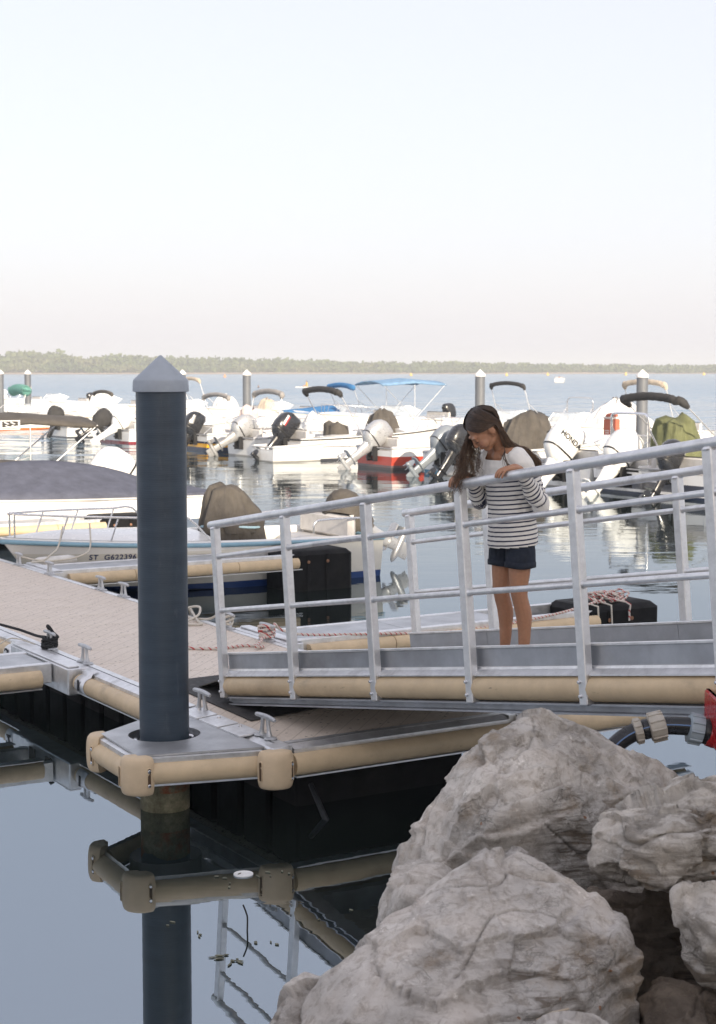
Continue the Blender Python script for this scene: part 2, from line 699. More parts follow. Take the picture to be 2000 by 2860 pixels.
def deck_material():
    t = NT('deck_composite')
    base = t.ramp(t.noise(1.6, 6, 0.6), [(0.3, (0.63, 0.545, 0.455)), (0.7, (0.73, 0.64, 0.545))])
    # diagonal moulded grooves and rows of small pips, as on grip panels
    v1 = t.mapping((1, 1, 1), (0, 0, R(45)))
    sx, sy, sz = t.sep(vec=v1)
    def groove(c, per, w):
        m = t.math('FRACT', t.math('DIVIDE', c, per))
        return t.math('LESS_THAN', m, w)
    g1 = groove(sx, 0.112, 0.07)
    g2 = groove(sy, 0.028, 0.22)
    g3 = groove(sx, 0.056, 0.30)
    vor = t.n('ShaderNodeTexVoronoi', feature='DISTANCE_TO_EDGE')
    vor.inputs['Scale'].default_value = 34
    t.l(t.tc.outputs['Object'], vor.inputs['Vector'])
    pip = t.math('LESS_THAN', vor.outputs['Distance'], 0.09)
    dots = t.n('ShaderNodeTexVoronoi', feature='F1')
    dots.inputs['Scale'].default_value = 17
    dots.inputs['Randomness'].default_value = 0.55
    t.l(t.tc.outputs['Object'], dots.inputs['Vector'])
    hole = t.math('LESS_THAN', dots.outputs['Distance'], 0.15)
    stud_glint = t.ramp(t.noise(2.6, 7, 0.7), [(0.50, (0, 0, 0)), (0.62, (1, 1, 1))])  # pale flecks: the glint of the raised studs, painted into the colour
    weave = t.math('MULTIPLY', g2, g3)
    c = t.mix(t.math('MULTIPLY', weave, t.math('ADD', t.math('MULTIPLY', stud_glint, 0.75), 0.15)), base, (0.82, 0.77, 0.72, 1))
    c = t.mix(t.math('MULTIPLY', g1, 0.34), c, (0.20, 0.15, 0.11, 1))
    c = t.mix(t.math('MULTIPLY', pip, 0.12), c, (0.26, 0.2, 0.15, 1))
    c = t.mix(t.math('MULTIPLY', hole, 0.75), c, (0.08, 0.06, 0.045, 1))
    grime = t.ramp(t.noise(0.8, 8, 0.7), [(0.5, (0, 0, 0)), (0.75, (0.4,) * 3)])
    c = t.mix(grime, c, (0.42, 0.35, 0.29, 1))
    t.color(c)
    t.rough(0.62)
    hgt = t.math('ADD', t.math('MULTIPLY', weave, 0.6), t.math('MULTIPLY', t.math('ADD', g1, hole), -1.0))
    t.bump(hgt, 0.7, 0.003)
    return t.mat


deck_mat = deck_material()


def tread_material():
    t = NT('tread_plate')
    t.b.inputs['Metallic'].default_value = 0.8
    t.color(t.ramp(t.noise(4, 6, 0.6), [(0.3, (0.36, 0.37, 0.38)), (0.7, (0.56, 0.57, 0.58))]))
    t.rough(0.45)

    def tear(rot, ox):
        x, y, z = t.sep(vec=t.mapping((1, 1, 1), (0, 0, rot), loc=(ox, 0, 0)))
        a = t.math('ABSOLUTE', t.math('SUBTRACT', t.math('FRACT', t.math('DIVIDE', x, 0.07)), 0.5))
        b = t.math('ABSOLUTE', t.math('SUBTRACT', t.math('FRACT', t.math('DIVIDE', y, 0.035)), 0.5))
        return t.math('MULTIPLY', t.math('LESS_THAN', a, 0.32), t.math('LESS_THAN', b, 0.17))
    t.bump(t.math('MAXIMUM', tear(R(45), 0), tear(R(-45), 0.02)), 1.0, 0.006)
    return t.mat


tread = tread_material()


def moulded_cleat(parent_mat=galvanised):
    """two-legged mooring cleat, built once, copied after that"""
    m = MB()
    m.tube(smoothline([(0, -0.125, 0.125), (0, -0.09, 0.128), (0, 0, 0.132), (0, 0.09, 0.128), (0, 0.125, 0.125)], 3), [0.008, 0.012, 0.0135, 0.0145, 0.015, 0.0155, 0.0155, 0.0155, 0.015, 0.0145, 0.0135, 0.012, 0.008], 10)
    for s in (-1, 1):
        m.tube([(0, s * 0.052, 0.004), (0, s * 0.050, 0.02), (0, s * 0.044, 0.05), (0, s * 0.036, 0.09), (0, s * 0.034, 0.125)], [0.027, 0.018, 0.0125, 0.012, 0.013], 10)
    m.lathe([(0.040, 0.0), (0.042, 0.006), (0.034, 0.012), (0.016, 0.016)], 12, (0, 0.066, 0.001))
    m.lathe([(0.040, 0.0), (0.042, 0.006), (0.034, 0.012), (0.016, 0.016)], 12, (0, -0.066, 0.001))
    m.box(-0.024, 0.024, -0.07, 0.07, 0.001, 0.010)
    return m


def c_bumper(m):
    """curved fender block; runs round a corner, x out, y along the curve"""
    rings = []
    hz = [(-0.122, 0.0), (-0.119, 0.45), (-0.108, 0.72), (-0.085, 0.92), (-0.045, 1.04), (0.015, 1.08), (0.060, 1.0), (0.088, 0.82), (0.102, 0.52), (0.106, 0.05)]
    for z, k in hz:
        ring = []
        for i in range(15):
            a = R(-62 + 124 * i / 14)
            r = 0.100 + 0.036 * k - 0.014 * (abs(i - 7) / 7) ** 4
            ring.append((r * math.cos(a) - 0.06, r * 1.0 * math.sin(a), z))
        for i in range(15):
            a = R(62 - 124 * i / 14)
            r = 0.030
            ring.append((r * math.cos(a) - 0.06, r * math.sin(a), z))
        rings.append(ring)
    m.loft(rings)


def stadium(m, w, h, y, z, x, d, n=8):
    pts = []
    for i in range(n + 1):
        a = PI * i / n
        pts.append((math.cos(a) * w / 2, h / 2 - w / 2 + math.sin(a) * w / 2))
    for i in range(n + 1):
        a = PI + PI * i / n
        pts.append((math.cos(a) * w / 2, -h / 2 + w / 2 + math.sin(a) * w / 2))
    return pts


def bumper(parent, loc, ang):
    m = MB()
    c_bumper(m)
    b = m.build('corner_bumper', beige_bumper, parent, 50)
    b.location = loc
    b.rotation_euler = (0, 0, ang)
    for sgn in (-1, 1):
        a = R(44) * sgn
        cx, cy = (0.1362) * math.cos(a) - 0.06, 0.1362 * math.sin(a)
        pts = stadium(None, 0.020, 0.115, 0, 0, 0, 0)
        rim = MB()
        M_ = Matrix.Translation((cx, cy, -0.01)) @ Matrix.Rotation(a, 4, 'Z') @ Matrix(((0, 0, 1, 0), (1, 0, 0, 0), (0, 1, 0, 0), (0, 0, 0, 1)))
        rim.xf = M_
        rim.loft([[(x * 1.35, y * 1.08, -0.004) for x, y in pts], [(x * 1.25, y * 1.05, 0.003) for x, y in pts], [(x, y, 0.003) for x, y in pts], [(x * .95, y * .98, -0.004) for x, y in pts]], False, False)
        rim.build('slot_rim', beige_bumper, b, 30)
        slot = MB()
        slot.xf = M_
        slot.loft([[(x, y, -0.006) for x, y in pts], [(x, y, -0.001) for x, y in pts]])
        s_ = slot.build('slot', simple('slot_shadow', (0.09, 0.055, 0.03), 0.9), b, 0)
        if sgn == 1:
            bo = MB()
            bo.xf = M_
            for yy in (-0.045, 0.04):
                bo.lathe([(0.010, -0.002), (0.010, 0.004), (0.007, 0.006)], 8, (0, yy, 0))
            bo.build('bolt_head', steel, b, 30)
    return b


def tube_run(parent, p0, p1, r=0.066, name='fender_tube', mat=None, joints=(), n=20):
    """round fender tube in lengths, with open dark ends"""
    p0, p1 = V(p0), V(p1)
    cuts = [0.0, *joints, 1.0]
    for a, b in zip(cuts, cuts[1:]):
        q0, q1 = p0.lerp(p1, a), p0.lerp(p1, b)
        d = (q1 - q0).normalized() * 0.004
        m = MB()
        m.tube([q0 + d, q1 - d], r, n, caps=True)
        m.build(name, mat or beige, parent, 40)


pontoon = tag(empty('floating_pontoon', pw(0, 0), (0, 0, PANG)), 'long floating pontoon with speckled beige deck, aluminium edges and beige fender tubes', 'pontoon')
# deck panels across the pontoon
m = MB().box(0.125, PW - 0.125, 0.003, 0.597, -0.035, 0.0)
panel = m.build('deck_panel', deck_mat, pontoon, 0, bevel=0.003)
panel.location = (0, 0.115, FB)
for k in range(1, int((PL - 0.2) / 0.6)):
    put(panel, (0, 0.115 + k * 0.6, FB), parent=pontoon)


def edge_rail(name, p0, p1, inward, parent, z=FB):
    """aluminium edge profile: inner flange, black slot, sloping outer lip"""
    p0, p1, n = V(p0), V(p1), V(inward)
    def strip(a, za, b, zb, th, mat, nm):
        m = MB()
        ring0 = [p0 + n * a + V((0, 0, za)), p0 + n * b + V((0, 0, zb)), p0 + n * b + V((0, 0, zb - th)), p0 + n * a + V((0, 0, za - th))]
        d = p1 - p0
        m.loft([ring0, [q + d for q in ring0]])
        return m.build(nm, mat, parent, 20)
    strip(0.123, z + 0.004, 0.066, z + 0.004, 0.05, aluminium, name)
    strip(0.064, z - 0.004, 0.056, z - 0.004, 0.03, black, 'rubber_insert')
    strip(0.054, z + 0.003, -0.012, z - 0.018, 0.05, aluminium, name)
    strip(0.05, z - 0.055, 0.03, z - 0.055, 0.13, aluminium_flat, 'side_beam')
    strip(0.04, z - 0.178, -0.045, z - 0.178, 0.010, aluminium, 'lower_lip')


edge_rail('edge_rail', (0, 1.95, 0), (0, PL, 0), (1, 0, 0), pontoon)
edge_rail('edge_rail', (0, 0.0, 0), (0, 1.95, 0), (1, 0, 0), pontoon)
edge_rail('edge_rail', (PW, 0.0, 0), (PW, PL, 0), (-1, 0, 0), pontoon)
edge_rail('edge_rail', (0.13, 0.0, 0), (PW - 0.13, 0.0, 0), (0, 1, 0), pontoon)
TZ = FB - 0.105
tube_run(pontoon, (-0.03, 1.45, TZ), (-0.03, 3.02, TZ))
tube_run(pontoon, (-0.03, 4.35, TZ), (-0.03, 9.0, TZ), joints=(0.5,))
tube_run(pontoon, (-0.03, 9.6, TZ), (-0.03, 20.0, TZ), joints=(0.25, 0.5, 0.75))
tube_run(pontoon, (0.10, -0.035, TZ), (PW - 0.02, -0.035, TZ))
for ya, yb in ((0.1, 3.15), (4.15, 8.6), (9.6, 14.2), (15.2, 20.0)):
    tube_run(pontoon, (PW + 0.03, ya, TZ), (PW + 0.03, yb, TZ))
# floats below
fm = None
for k in range(21):
    y0 = 0.26 + k * 1.2
    if fm is None:
        m = MB()
        m.rbox(0.30, PW - 0.30, 0, 0.34, -0.30, 0.40, 0.02)
        m.rbox(0.30, PW - 0.30, 0.40, 0.74, -0.30, 0.40, 0.02)
        m.rbox(0.30, PW - 0.30, 0.80, 1.14, -0.30, 0.40, 0.02)
        m.box(0.34, PW - 0.34, 0.02, 1.12, -0.28, 0.38)
        fm = m.build('float_block', float_black, pontoon, 30)
        fm.location = (0, y0, 0)
    else:
        put(fm, (0, y0, 0), parent=pontoon)
# cleats
cl = moulded_cleat().build('cleat', galvanised, pontoon, 40)
cl.location = (0.085, 0.27, FB + 0.004)
NEAR_CLEATS = [1.16, 3.22, 3.98, 8.7, 9.5]
FAR_CLEATS = [3.42, 4.15, 6.44, 7.03, 8.5, 9.5, 12.0, 14.0, 15.0]
for y in NEAR_CLEATS:
    put(cl, (0.085, y, FB + 0.004), parent=pontoon)
for y in FAR_CLEATS:
    put(cl, (PW - 0.085, y, FB + 0.004), parent=pontoon)
# hinge cover plates on the near edge by the pile
for k, y in enumerate((0.50, 0.80, 1.10, 1.42)):
    m = MB()
    m.loft([[(-0.05, y - 0.14, FB + 0.012), (0.10, y - 0.14, FB + 0.022), (0.10, y - 0.14, FB + 0.008), (-0.05, y - 0.14, FB - 0.002)],
            [(-0.05, y + 0.13, FB + 0.012), (0.10, y + 0.13, FB + 0.022), (0.10, y + 0.13, FB + 0.008), (-0.05, y + 0.13, FB - 0.002)]])
    hp = m.build('cover_plate', aluminium, pontoon, 20, bevel=0.003)
    b = MB()
    b.lathe([(0.012, 0.0), (0.012, 0.006), (0.008, 0.009)], 8, (0.06, y + 0.06, FB + 0.019))
    b.build('bolt_head', steel, hp, 30)
# corner casting at the pile end
m = MB()
m.rbox(-0.035, 0.10, -0.035, 0.10, FB - 0.19, FB + 0.008, 0.012)
m.build('corner_casting', aluminium, pontoon, 30)
bumper(pontoon, (-0.02, -0.055, TZ), R(-112))
bumper(pontoon, (PW + 0.03, -0.03, TZ), R(-45))

# pile guide: plate with an oval opening, three short tubes, two bumpers
GA, GB, GC, GD = (-0.03, 0.06), (-0.77, 0.25), (-0.735, 0.90), (-0.03, 1.36)
PILE = (-0.40, 0.69)
PR = 0.1525
def guide_plate():
    n = 40
    inner = []
    for i in range(n):
        a = 2 * PI * i / n
        inner.append((PILE[0] + 0.225 * math.cos(a), PILE[1] + 0.215 * math.sin(a)))
    poly = [GA, GB, GC, GD]
    outer = []
    for (ix, iy) in inner:
        d = V((ix - PILE[0], iy - PILE[1]))
        best = 9
        for (ax, ay), (bx_, by_) in zip(poly, poly[1:] + poly[:1]):
            e = V((bx_ - ax, by_ - ay))
            den = d.x * e.y - d.y * e.x
            if abs(den) < 1e-9:
                continue
            t = ((ax - PILE[0]) * e.y - (ay - PILE[1]) * e.x) / den
            u = ((ax - PILE[0]) * d.y - (ay - PILE[1]) * d.x) / den
            if t > 0 and -1e-6 <= u <= 1 + 1e-6:
                best = min(best, t)
        outer.append((PILE[0] + d.x * best, PILE[1] + d.y * best))
    for c in poly:      # snap the nearest outer point to each corner
        k = min(range(n), key=lambda i: (outer[i][0] - c[0]) ** 2 + (outer[i][1] - c[1]) ** 2)
        outer[k] = c
    m = MB()
    m.loft([[(x, y, FB + 0.002) for x, y in inner], [(x, y, FB + 0.002) for x, y in outer], [(x, y, FB - 0.010) for x, y in outer], [(x, y, FB - 0.010) for x, y in inner], [(x, y, FB + 0.002) for x, y in inner]], False, False)
    g = m.build('pile_guide_plate', tread, pontoon, 20)
    r = MB()
    r.loft([[(x, y, FB - 0.012) for x, y in inner], [(x, y, FB - 0.16) for x, y in inner]], False, False)
    r.build('opening_collar', aluminium_flat, g, 40)
    for a in (R(150), R(20), R(265)):
        rl = MB()
        c = V((PILE[0] + math.cos(a) * 0.188, PILE[1] + math.sin(a) * 0.182, FB - 0.055))
        tg = V((-math.sin(a), math.cos(a), 0)) * 0.07
        rl.tube([c - tg, c - tg * 0.8, c + tg * 0.8, c + tg], [0.02, 0.028, 0.028, 0.02], 12)
        rl.build('guide_roller', steel, g, 40)
    for p, q in ((GA, GB), (GB, GC), (GC, GD)):
        p3, q3 = V((*p, 0)), V((*q, 0))
        dirv = (q3 - p3).normalized()
        out = V((dirv.y, -dirv.x, 0))
        if (V(((p[0] + q[0]) / 2, (p[1] + q[1]) / 2, 0)) - V((*PILE, 0))).dot(out) < 0:
            out = -out
        s = MB()
        a0, a1 = p3 + dirv * 0.02, q3 - dirv * 0.02
        s.loft([[a0 + out * 0.0 + V((0, 0, FB - 0.012)), a0 + out * 0.035 + V((0, 0, FB - 0.014)), a0 + out * 0.035 + V((0, 0, FB - 0.04)), a0 + V((0, 0, FB - 0.19))],
                [a1 + out * 0.0 + V((0, 0, FB - 0.012)), a1 + out * 0.035 + V((0, 0, FB - 0.014)), a1 + out * 0.035 + V((0, 0, FB - 0.04)), a1 + V((0, 0, FB - 0.19))]])
        s.build('guide_frame', aluminium, pontoon, 20)
        tube_run(pontoon, p3 + dirv * 0.05 + out * 0.02 + V((0, 0, TZ)), q3 - dirv * 0.05 + out * 0.02 + V((0, 0, TZ)))
    bumper(pontoon, (GB[0] - 0.01, GB[1] - 0.01, TZ), R(222))
    bumper(pontoon, (GC[0] - 0.01, GC[1] + 0.01, TZ), R(153))


guide_plate()

# junction boxes where the fingers join, with their number plates
def junction(side, y0, y1, number=None):
    s = -1 if side == 'near' else 1
    xb = 0.0 if side == 'near' else PW
    x0, x1 = sorted((xb + s * 0.125, xb - s * 0.055))
    m = MB()
    m.rbox(x0, x1, y0, y1, FB - 0.20, FB + 0.003, 0.008)
    jb = m.build('junction_box', aluminium, pontoon, 30)
    rib = MB()
    rx0, rx1 = sorted((xb + s * 0.118, xb + s * 0.02))
    rib.rbox(rx0, rx1, y0 + 0.02, y1 - 0.02, FB + 0.004, FB + 0.022, 0.006)
    rib.build('stiffening_rib', aluminium, jb, 30)
    return jb


junction('near', 3.04, 4.32)
junction('far', 3.16, 4.14)
junction('far', 8.62, 9.58)
junction('far', 14.22, 15.18)


def number_plate(y0, y1, digit):
    m = MB()
    ring = []
    for i in range(12):
        a = R(95 + 150 * i / 11)
        ring.append((-0.03 + 0.0705 * math.cos(a), TZ + 0.0705 * math.sin(a)))
    ring = [(0.03, FB + 0.0065)] + [(-0.02, FB - 0.005)] + ring
    m.loft([[(x, y0, z) for x, z in ring], [(x, y1, z) for x, z in ring]], False, False, closed=False)
    pl = m.build('number_plate', aluminium, pontoon, 60)
    md = pl.modifiers.new('solid', 'SOLIDIFY')
    md.thickness = 0.002
    mt = Matrix.Translation((-0.03 - 0.0735, (y0 + y1) / 2, TZ + 0.005)) @ Matrix(((0, 0, -1, 0), (-1, 0, 0, 0), (0, 1, 0, 0), (0, 0, 0, 1)))
    text_mesh('number', digit, 0.11, simple('marker_ink', (0.012, 0.012, 0.02), 0.6), pl, mt @ Matrix.Diagonal((1.9, 1, 1, 1)), 0.003, bold=True)


number_plate(2.80, 2.98, '1')
number_plate(4.40, 4.58, '2')

# ------------------------------------------------------------------ fingers
def finger_float(parent, x0, x1, y0, y1):
    m = MB()
    m.rbox(x0, x1, y0, y1, -0.32, FB + 0.03, 0.05)
    f = m.build('end_float', float_black, parent, 40)
    for k in range(2):
        xx = x0 + (x1 - x0) * (0.28 + 0.30 * k)
        for yy, s in ((y0, -1), (y1, 1)):
            g = MB()
            g.rbox(xx - 0.022, xx + 0.022, min(yy, yy + s * 0.012), max(yy, yy + s * 0.012), -0.02, FB - 0.01, 0.005)
            g.build('float_rib', float_black, f, 30)
            b = MB()
            b.lathe([(0.02, 0), (0.02, 0.008), (0.012, 0.012)] if s > 0 else [(0.02, 0), (0.02, -0.008), (0.012, -0.012)], 10, (xx, yy + s * 0.012, FB - 0.10), 'y')
            b.build('bolt_head', simple('rusty_bolt', (0.22, 0.11, 0.06), 0.7), f, 30)
    w = MB()
    w.rbox(x0 - 0.004, x1 + 0.004, y0 - 0.004, y1 + 0.004, -0.05, 0.035, 0.05)
    w.build('weed_line', simple('algae', (0.10, 0.09, 0.018), 0.9, 0, 0.5, 30, 0.6, 60, 0.01, dirt=(0.02, 0.022, 0.015, 1), dirt_amt=0.4), f, 40)
    return f


def finger(yc, x0, x1, label, fl, tubes=True, w=0.31):
    """walkway finger in the pontoon's frame from x0 to x1"""
    root = tag(empty('finger_pontoon', pw(x0, yc), (0, 0, PANG)), label, 'pontoon', 'finger pontoons')
    L = abs(x1 - x0)
    sgn = 1 if x1 > x0 else -1
    def X(a):
        return sgn * a
    z = FB
    for k in range(int(L / 1.1)):
        a, b = 0.03 + k * 1.1, min(L, 0.03 + (k + 1) * 1.1) - 0.006
        m = MB().box(min(X(a), X(b)), max(X(a), X(b)), -w + 0.07, w - 0.07, z - 0.02, z - 0.004)
        m.build('tread_panel', tread, root, 0)
    for s in (-1, 1):
        m = MB().box(min(X(0.0), X(L)), max(X(0.0), X(L)), min(s * w, s * (w - 0.068)), max(s * w, s * (w - 0.068)), z - 0.15, z + 0.002)
        m.build('side_rail', aluminium, root, 20, bevel=0.006)
        tube_run(root, (X(0.10), s * (w + 0.03), TZ), (X(L * 0.985), s * (w + 0.03), TZ), joints=(0.27, 0.72) if L > 2 else (), mat=beige)
        lip = MB().box(min(X(0.1), X(L)), max(X(0.1), X(L)), min(s * (w - .04), s * (w + 0.06)), max(s * (w - .04), s * (w + 0.06)), TZ - 0.080, TZ - 0.072)
        lip.build('lower_lip', aluminium, root, 20)
    for s in (-1, 1):
        hb = MB()
        hb.box(min(X(-0.10), X(0.0)), max(X(-0.10), X(0.0)), min(s * 0.12, s * 0.24), max(s * 0.12, s * 0.24), z - 0.16, z - 0.03)
        hb.build('hinge_block', simple('worn_steel', (0.22, 0.2, 0.18), 0.6, 0.6, 0.3, 20), root, 20)
    if fl:
        a, b = sorted((X(L - 0.15), X(L + 0.75)))
        finger_float(root, a, b, -w - 0.02, w + 0.02)
    return root


finger(3.62, PW + 0.13, 5.25, 'finger pontoon with red-flecked rope along it, behind the girl', True)
finger(9.10, PW + 0.13, 5.10, 'finger pontoon with black end float in front of the numbered white boat', True)
finger(14.72, PW + 0.13, 4.9, 'finger pontoon in front of the boat with the blue cover', True)
finger(3.66, -0.135, -3.6, 'finger pontoon at the bottom left of the deck beside the plate marked 1', False)
finger(0.32, PW + 0.13, 3.9, 'finger pontoon mostly hidden under the gangway behind the big rock', False)

# ------------------------------------------------------------------ mooring pile in front
def pile_paint():
    t = NT('pile_paint')
    z = ext_z(t)
    base = t.ramp(t.noise(3, 6, 0.6, t.mapping((1, 1, 6))), [(0.3, (0.026, 0.041, 0.060)), (0.7, (0.041, 0.062, 0.086))])
    scuff = t.ramp(t.noise(22, 3, 0.6, t.mapping((1, 1, 0.25))), [(0.62, (0, 0, 0)), (0.80, (0.7,) * 3)])
    base = t.mix(scuff, base, (0.075, 0.09, 0.11, 1))
    weed = t.ramp(t.noise(9, 8, 0.75), [(0.3, (0.05, 0.046, 0.028)), (0.5, (0.16, 0.15, 0.09)), (0.72, (0.34, 0.31, 0.21))])
    rust = t.ramp(t.noise(5, 7, 0.7), [(0.45, (0, 0, 0)), (0.6, (1, 1, 1))])
    weed = t.mix(t.math('MULTIPLY', rust, t.math('GREATER_THAN', z, 0.12)), weed, (0.24, 0.06, 0.018, 1))
    line = t.math('ADD', z, t.math('MULTIPLY', t.noise(7, 4), 0.25))
    below = t.math('LESS_THAN', line, 0.42)
    t.color(t.mix(below, base, weed))
    t.rough(t.mix(below, (0.42,) * 3, (0.9,) * 3))
    sp = t.n('ShaderNodeTexWave', wave_type='BANDS', bands_direction='Z')
    sp.inputs['Scale'].default_value = 14
    sp.inputs['Distortion'].default_value = 5
    t.l(t.mapping((1, 1, 1.6)), sp.inputs['Vector'])
    hh = t.math('ADD', t.math('MULTIPLY', sp.outputs['Fac'], 0.10), t.math('ADD', t.math('MULTIPLY', t.noise(90, 3), 0.15), t.math('MULTIPLY', t.math('MULTIPLY', t.noise(14, 7, 0.7), below), 6.0)))
    t.bump(hh, 0.5, 0.006)
    return t.mat


pile_mat = pile_paint()
cap_mat = simple('pile_cap_paint', (0.33, 0.37, 0.42), 0.55, 0, 0.08, 10, 0.25, 60, 0.004, dirt=(0.25, 0.28, 0.32, 1), dirt_amt=0.5)
cap_white = simple('pile_cap_white', (0.75, 0.74, 0.72), 0.5, 0, 0.05, 10)


def pile_shaft(m, r, top):
    prof = []
    z = -2.4
    while z < top:
        prof.append((r, z))
        z += 0.12
    prof.append((r, top))
    m.lathe(prof, 48)


def cap_profile(m, r, z0):
    m.lathe([(r * 0.99, z0), (r * 1.115, z0 + 0.004), (r * 1.12, z0 + 0.012), (r * 1.10, z0 + 0.068), (r * 1.07, z0 + 0.078), (r * 0.10, z0 + 0.215), (r * 0.05, z0 + 0.222), (0.001, z0 + 0.224)], 48)


pile_world = pw(*PILE)
pile = tag(empty('mooring_pile', pile_world), 'thick dark blue mooring pile in front, with grey conical cap and fouled foot', 'mooring pile', 'mooring piles')
m = MB()
pile_shaft(m, PR, 2.60)
m.build('shaft', pile_mat, pile, 60)
m = MB()
cap_profile(m, PR, 2.575)
m.build('cap', cap_mat, pile, 40)
# ------------------------------------------------------------------ gangway
GDIR = V((0.561, -0.828, 0)).normalized()
GSLOPE = math.atan(0.16)
GSTEP = 0.9114
gangway = tag(empty('gangway', (-0.855, 10.779, 0.50), (0, -GSLOPE, math.atan2(GDIR.y, GDIR.x))), 'sloping aluminium gangway with tube handrails and beige side fenders', 'gangway')
GM = Matrix.Translation((-0.855, 10.779, 0.50)) @ Matrix.Rotation(math.atan2(GDIR.y, GDIR.x), 4, 'Z') @ Matrix.Rotation(-GSLOPE, 4, 'Y')
GW, GN, LEAN = 1.52, 8, 0.05
GL = GN * GSTEP


def post_mesh(side):
    m = MB()
    s = side
    # hollow flat post: front face and a folded flange, foot clipped round the fender
    m.rbox(-0.030, 0.030, -0.025, 0.025, 0.0, 1.155, 0.005)
    m.lathe([(0.034, 1.140), (0.036, 1.146), (0.030, 1.156)], 10)          # weld bead under the handrail
    m.v = [(x + LEAN * z, y, z) for x, y, z in m.v]
    return m


bolt = None
for side, y in (('near', 0.0), ('far', GW)):
    s = -1 if side == 'near' else 1
    first = None
    for i in range(GN + 1):
        x = i * GSTEP
        yy = y + s * 0.052
        if first is None:
            first = post_mesh(s).build('post', aluminium, gangway, 20)
            first.location = (x, yy, 0)
            p = first
            if bolt is None:
                b = MB()
                b.lathe([(0.011, 0.0), (0.011, 0.004), (0.0085, 0.004), (0.0085, 0.011), (0.006, 0.013)], 8, (0, 0, 0), 'y')
                b.v = [(a_, -b_, c_) for a_, b_, c_ in b.v]
                bolt = b.build('bolt', steel, p, 30)
                bolt.location = (-0.012, -0.0245, 0.045)
                put(bolt, (-0.012, -0.0245, 0.115), parent=p)
        else:
            p = put(first, (x, yy, 0), parent=gangway)
            if side == 'near':
                put(bolt, (-0.012, -0.0245, 0.045), parent=p)
                put(bolt, (-0.012, -0.0245, 0.115), parent=p)
    # handrail and mid rails
    m = MB()
    hr = [(-0.02, yy, 1.172), (-0.015, yy, 1.172), (-0.005, yy, 1.172)] + [(i * GSTEP, yy, 1.172) for i in range(GN + 1)]
    m.tube(hr, [0.008, 0.019, 0.026] + [0.027] * (GN + 1), 16)
    m.build('handrail', aluminium, gangway, 50)
    for z in (0.955, 0.59):
        for i in range(GN):
            m = MB()
            m.tube([(i * GSTEP + 0.026 + LEAN * z, yy, z), ((i + 1) * GSTEP - 0.026 + LEAN * z, yy, z)], 0.0165, 12)
            m.lathe([(0.0225, i * GSTEP + 0.030 + LEAN * z), (0.0165, i * GSTEP + 0.040 + LEAN * z)], 12, (0, yy, z), 'x')
            m.build('mid_rail', aluminium, gangway, 50)
    # toe board, ledge, fenders, bottom beam per bay
    for i in range(GN):
        x0, x1 = i * GSTEP, (i + 1) * GSTEP
        MB().box(x0 + 0.002, x1 - 0.002, y - 0.003, y + 0.003, 0.19, 0.285).build('toe_board', aluminium_flat, gangway, 0)
        m = MB().box(x0, x1 - 0.003, min(y - s * 0.012, y + s * 0.014), max(y - s * 0.012, y + s * 0.014), 0.2855, 0.300)
        m.build('toe_lip', aluminium, gangway, 0, bevel=0.003)
        m = MB()
        a = y + s * 0.004
        ring = [(a, 0.189), (a + s * 0.012, 0.189), (a + s * 0.016, 0.176), (a + s * 0.055, 0.150), (a + s * 0.055, 0.143), (a, 0.143)]
        m.loft([[(x0, p, q) for p, q in ring], [(x1 - 0.003, p, q) for p, q in ring]])
        m.build('ledge', aluminium, gangway, 20)
        m = MB()
        n = 18
        cy, cz, r = y + s * 0.012, 0.078, 0.067
        rings = []
        for xx, k in ((x0 + 0.020, 0.90), (x0 + 0.026, 0.99), (x0 + 0.034, 1.0), (x1 - 0.034, 1.0), (x1 - 0.026, 0.99), (x1 - 0.020, 0.90)):
            rings.append([(xx, cy + r * k * math.cos(2 * PI * j / n), cz + r * k * math.sin(2 * PI * j / n)) for j in range(n)])
        m.loft(rings)
        m.build('side_fender', beige, gangway, 50)
    m = MB()
    ring = [(y + s * 0.055, 0.006), (y + s * 0.055, -0.004), (y + s * 0.01, -0.006), (y + s * 0.01, -0.036), (y + s * 0.06, -0.038), (y + s * 0.06, -0.048), (y - s * 0.05, -0.048), (y - s * 0.05, 0.006)]
    m.loft([[(-0.02, p, q) for p, q in ring], [(GL, p, q) for p, q in ring]])
    m.build('bottom_beam', aluminium_flat, gangway, 20)
# walking planks across
pm = MB().box(0.004, 0.146, 0.055, GW - 0.055, 0.150, 0.176)
plank = pm.build('deck_plank', simple('plank_grey', (0.33, 0.31, 0.28), 0.6, 0, 0.15, 6, 0.3, 40), gangway, 0, bevel=0.004)
for k in range(1, int(GL / 0.15)):
    put(plank, (k * 0.15, 0, 0), parent=gangway)
for i in range(GN + 1):
    x = min(i * GSTEP, GL - 0.05)
    MB().box(x, x + 0.05, 0.052, GW - 0.052, 0.0, 0.1495).build('cross_beam', aluminium_flat, gangway, 0)
# hinged flap down to the deck, and the rollers
m = MB()
m.loft([[(-0.02, 0.05, 0.150), (-0.02, GW - 0.05, 0.150), (-0.02, GW - 0.05, 0.142), (-0.02, 0.05, 0.142)],
        [(-0.62, 0.05, 0.055), (-0.62, GW - 0.05, 0.055), (-0.62, GW - 0.05, 0.047), (-0.62, 0.05, 0.047)]])
m.build('end_flap', simple('flap_sheet', (0.10, 0.095, 0.085), 0.6, 0.3, 0.2, 6), gangway, 0)
for yy in (0.12, GW - 0.12):
    m = MB()
    m.lathe([(0.03, yy - 0.03), (0.034, yy - 0.025), (0.034, yy + 0.025), (0.03, yy + 0.03)], 16, (0.25, 0, -0.048), 'y')
    m.build('roller', simple('roller_plastic', (0.45, 0.45, 0.44), 0.5), gangway, 40)
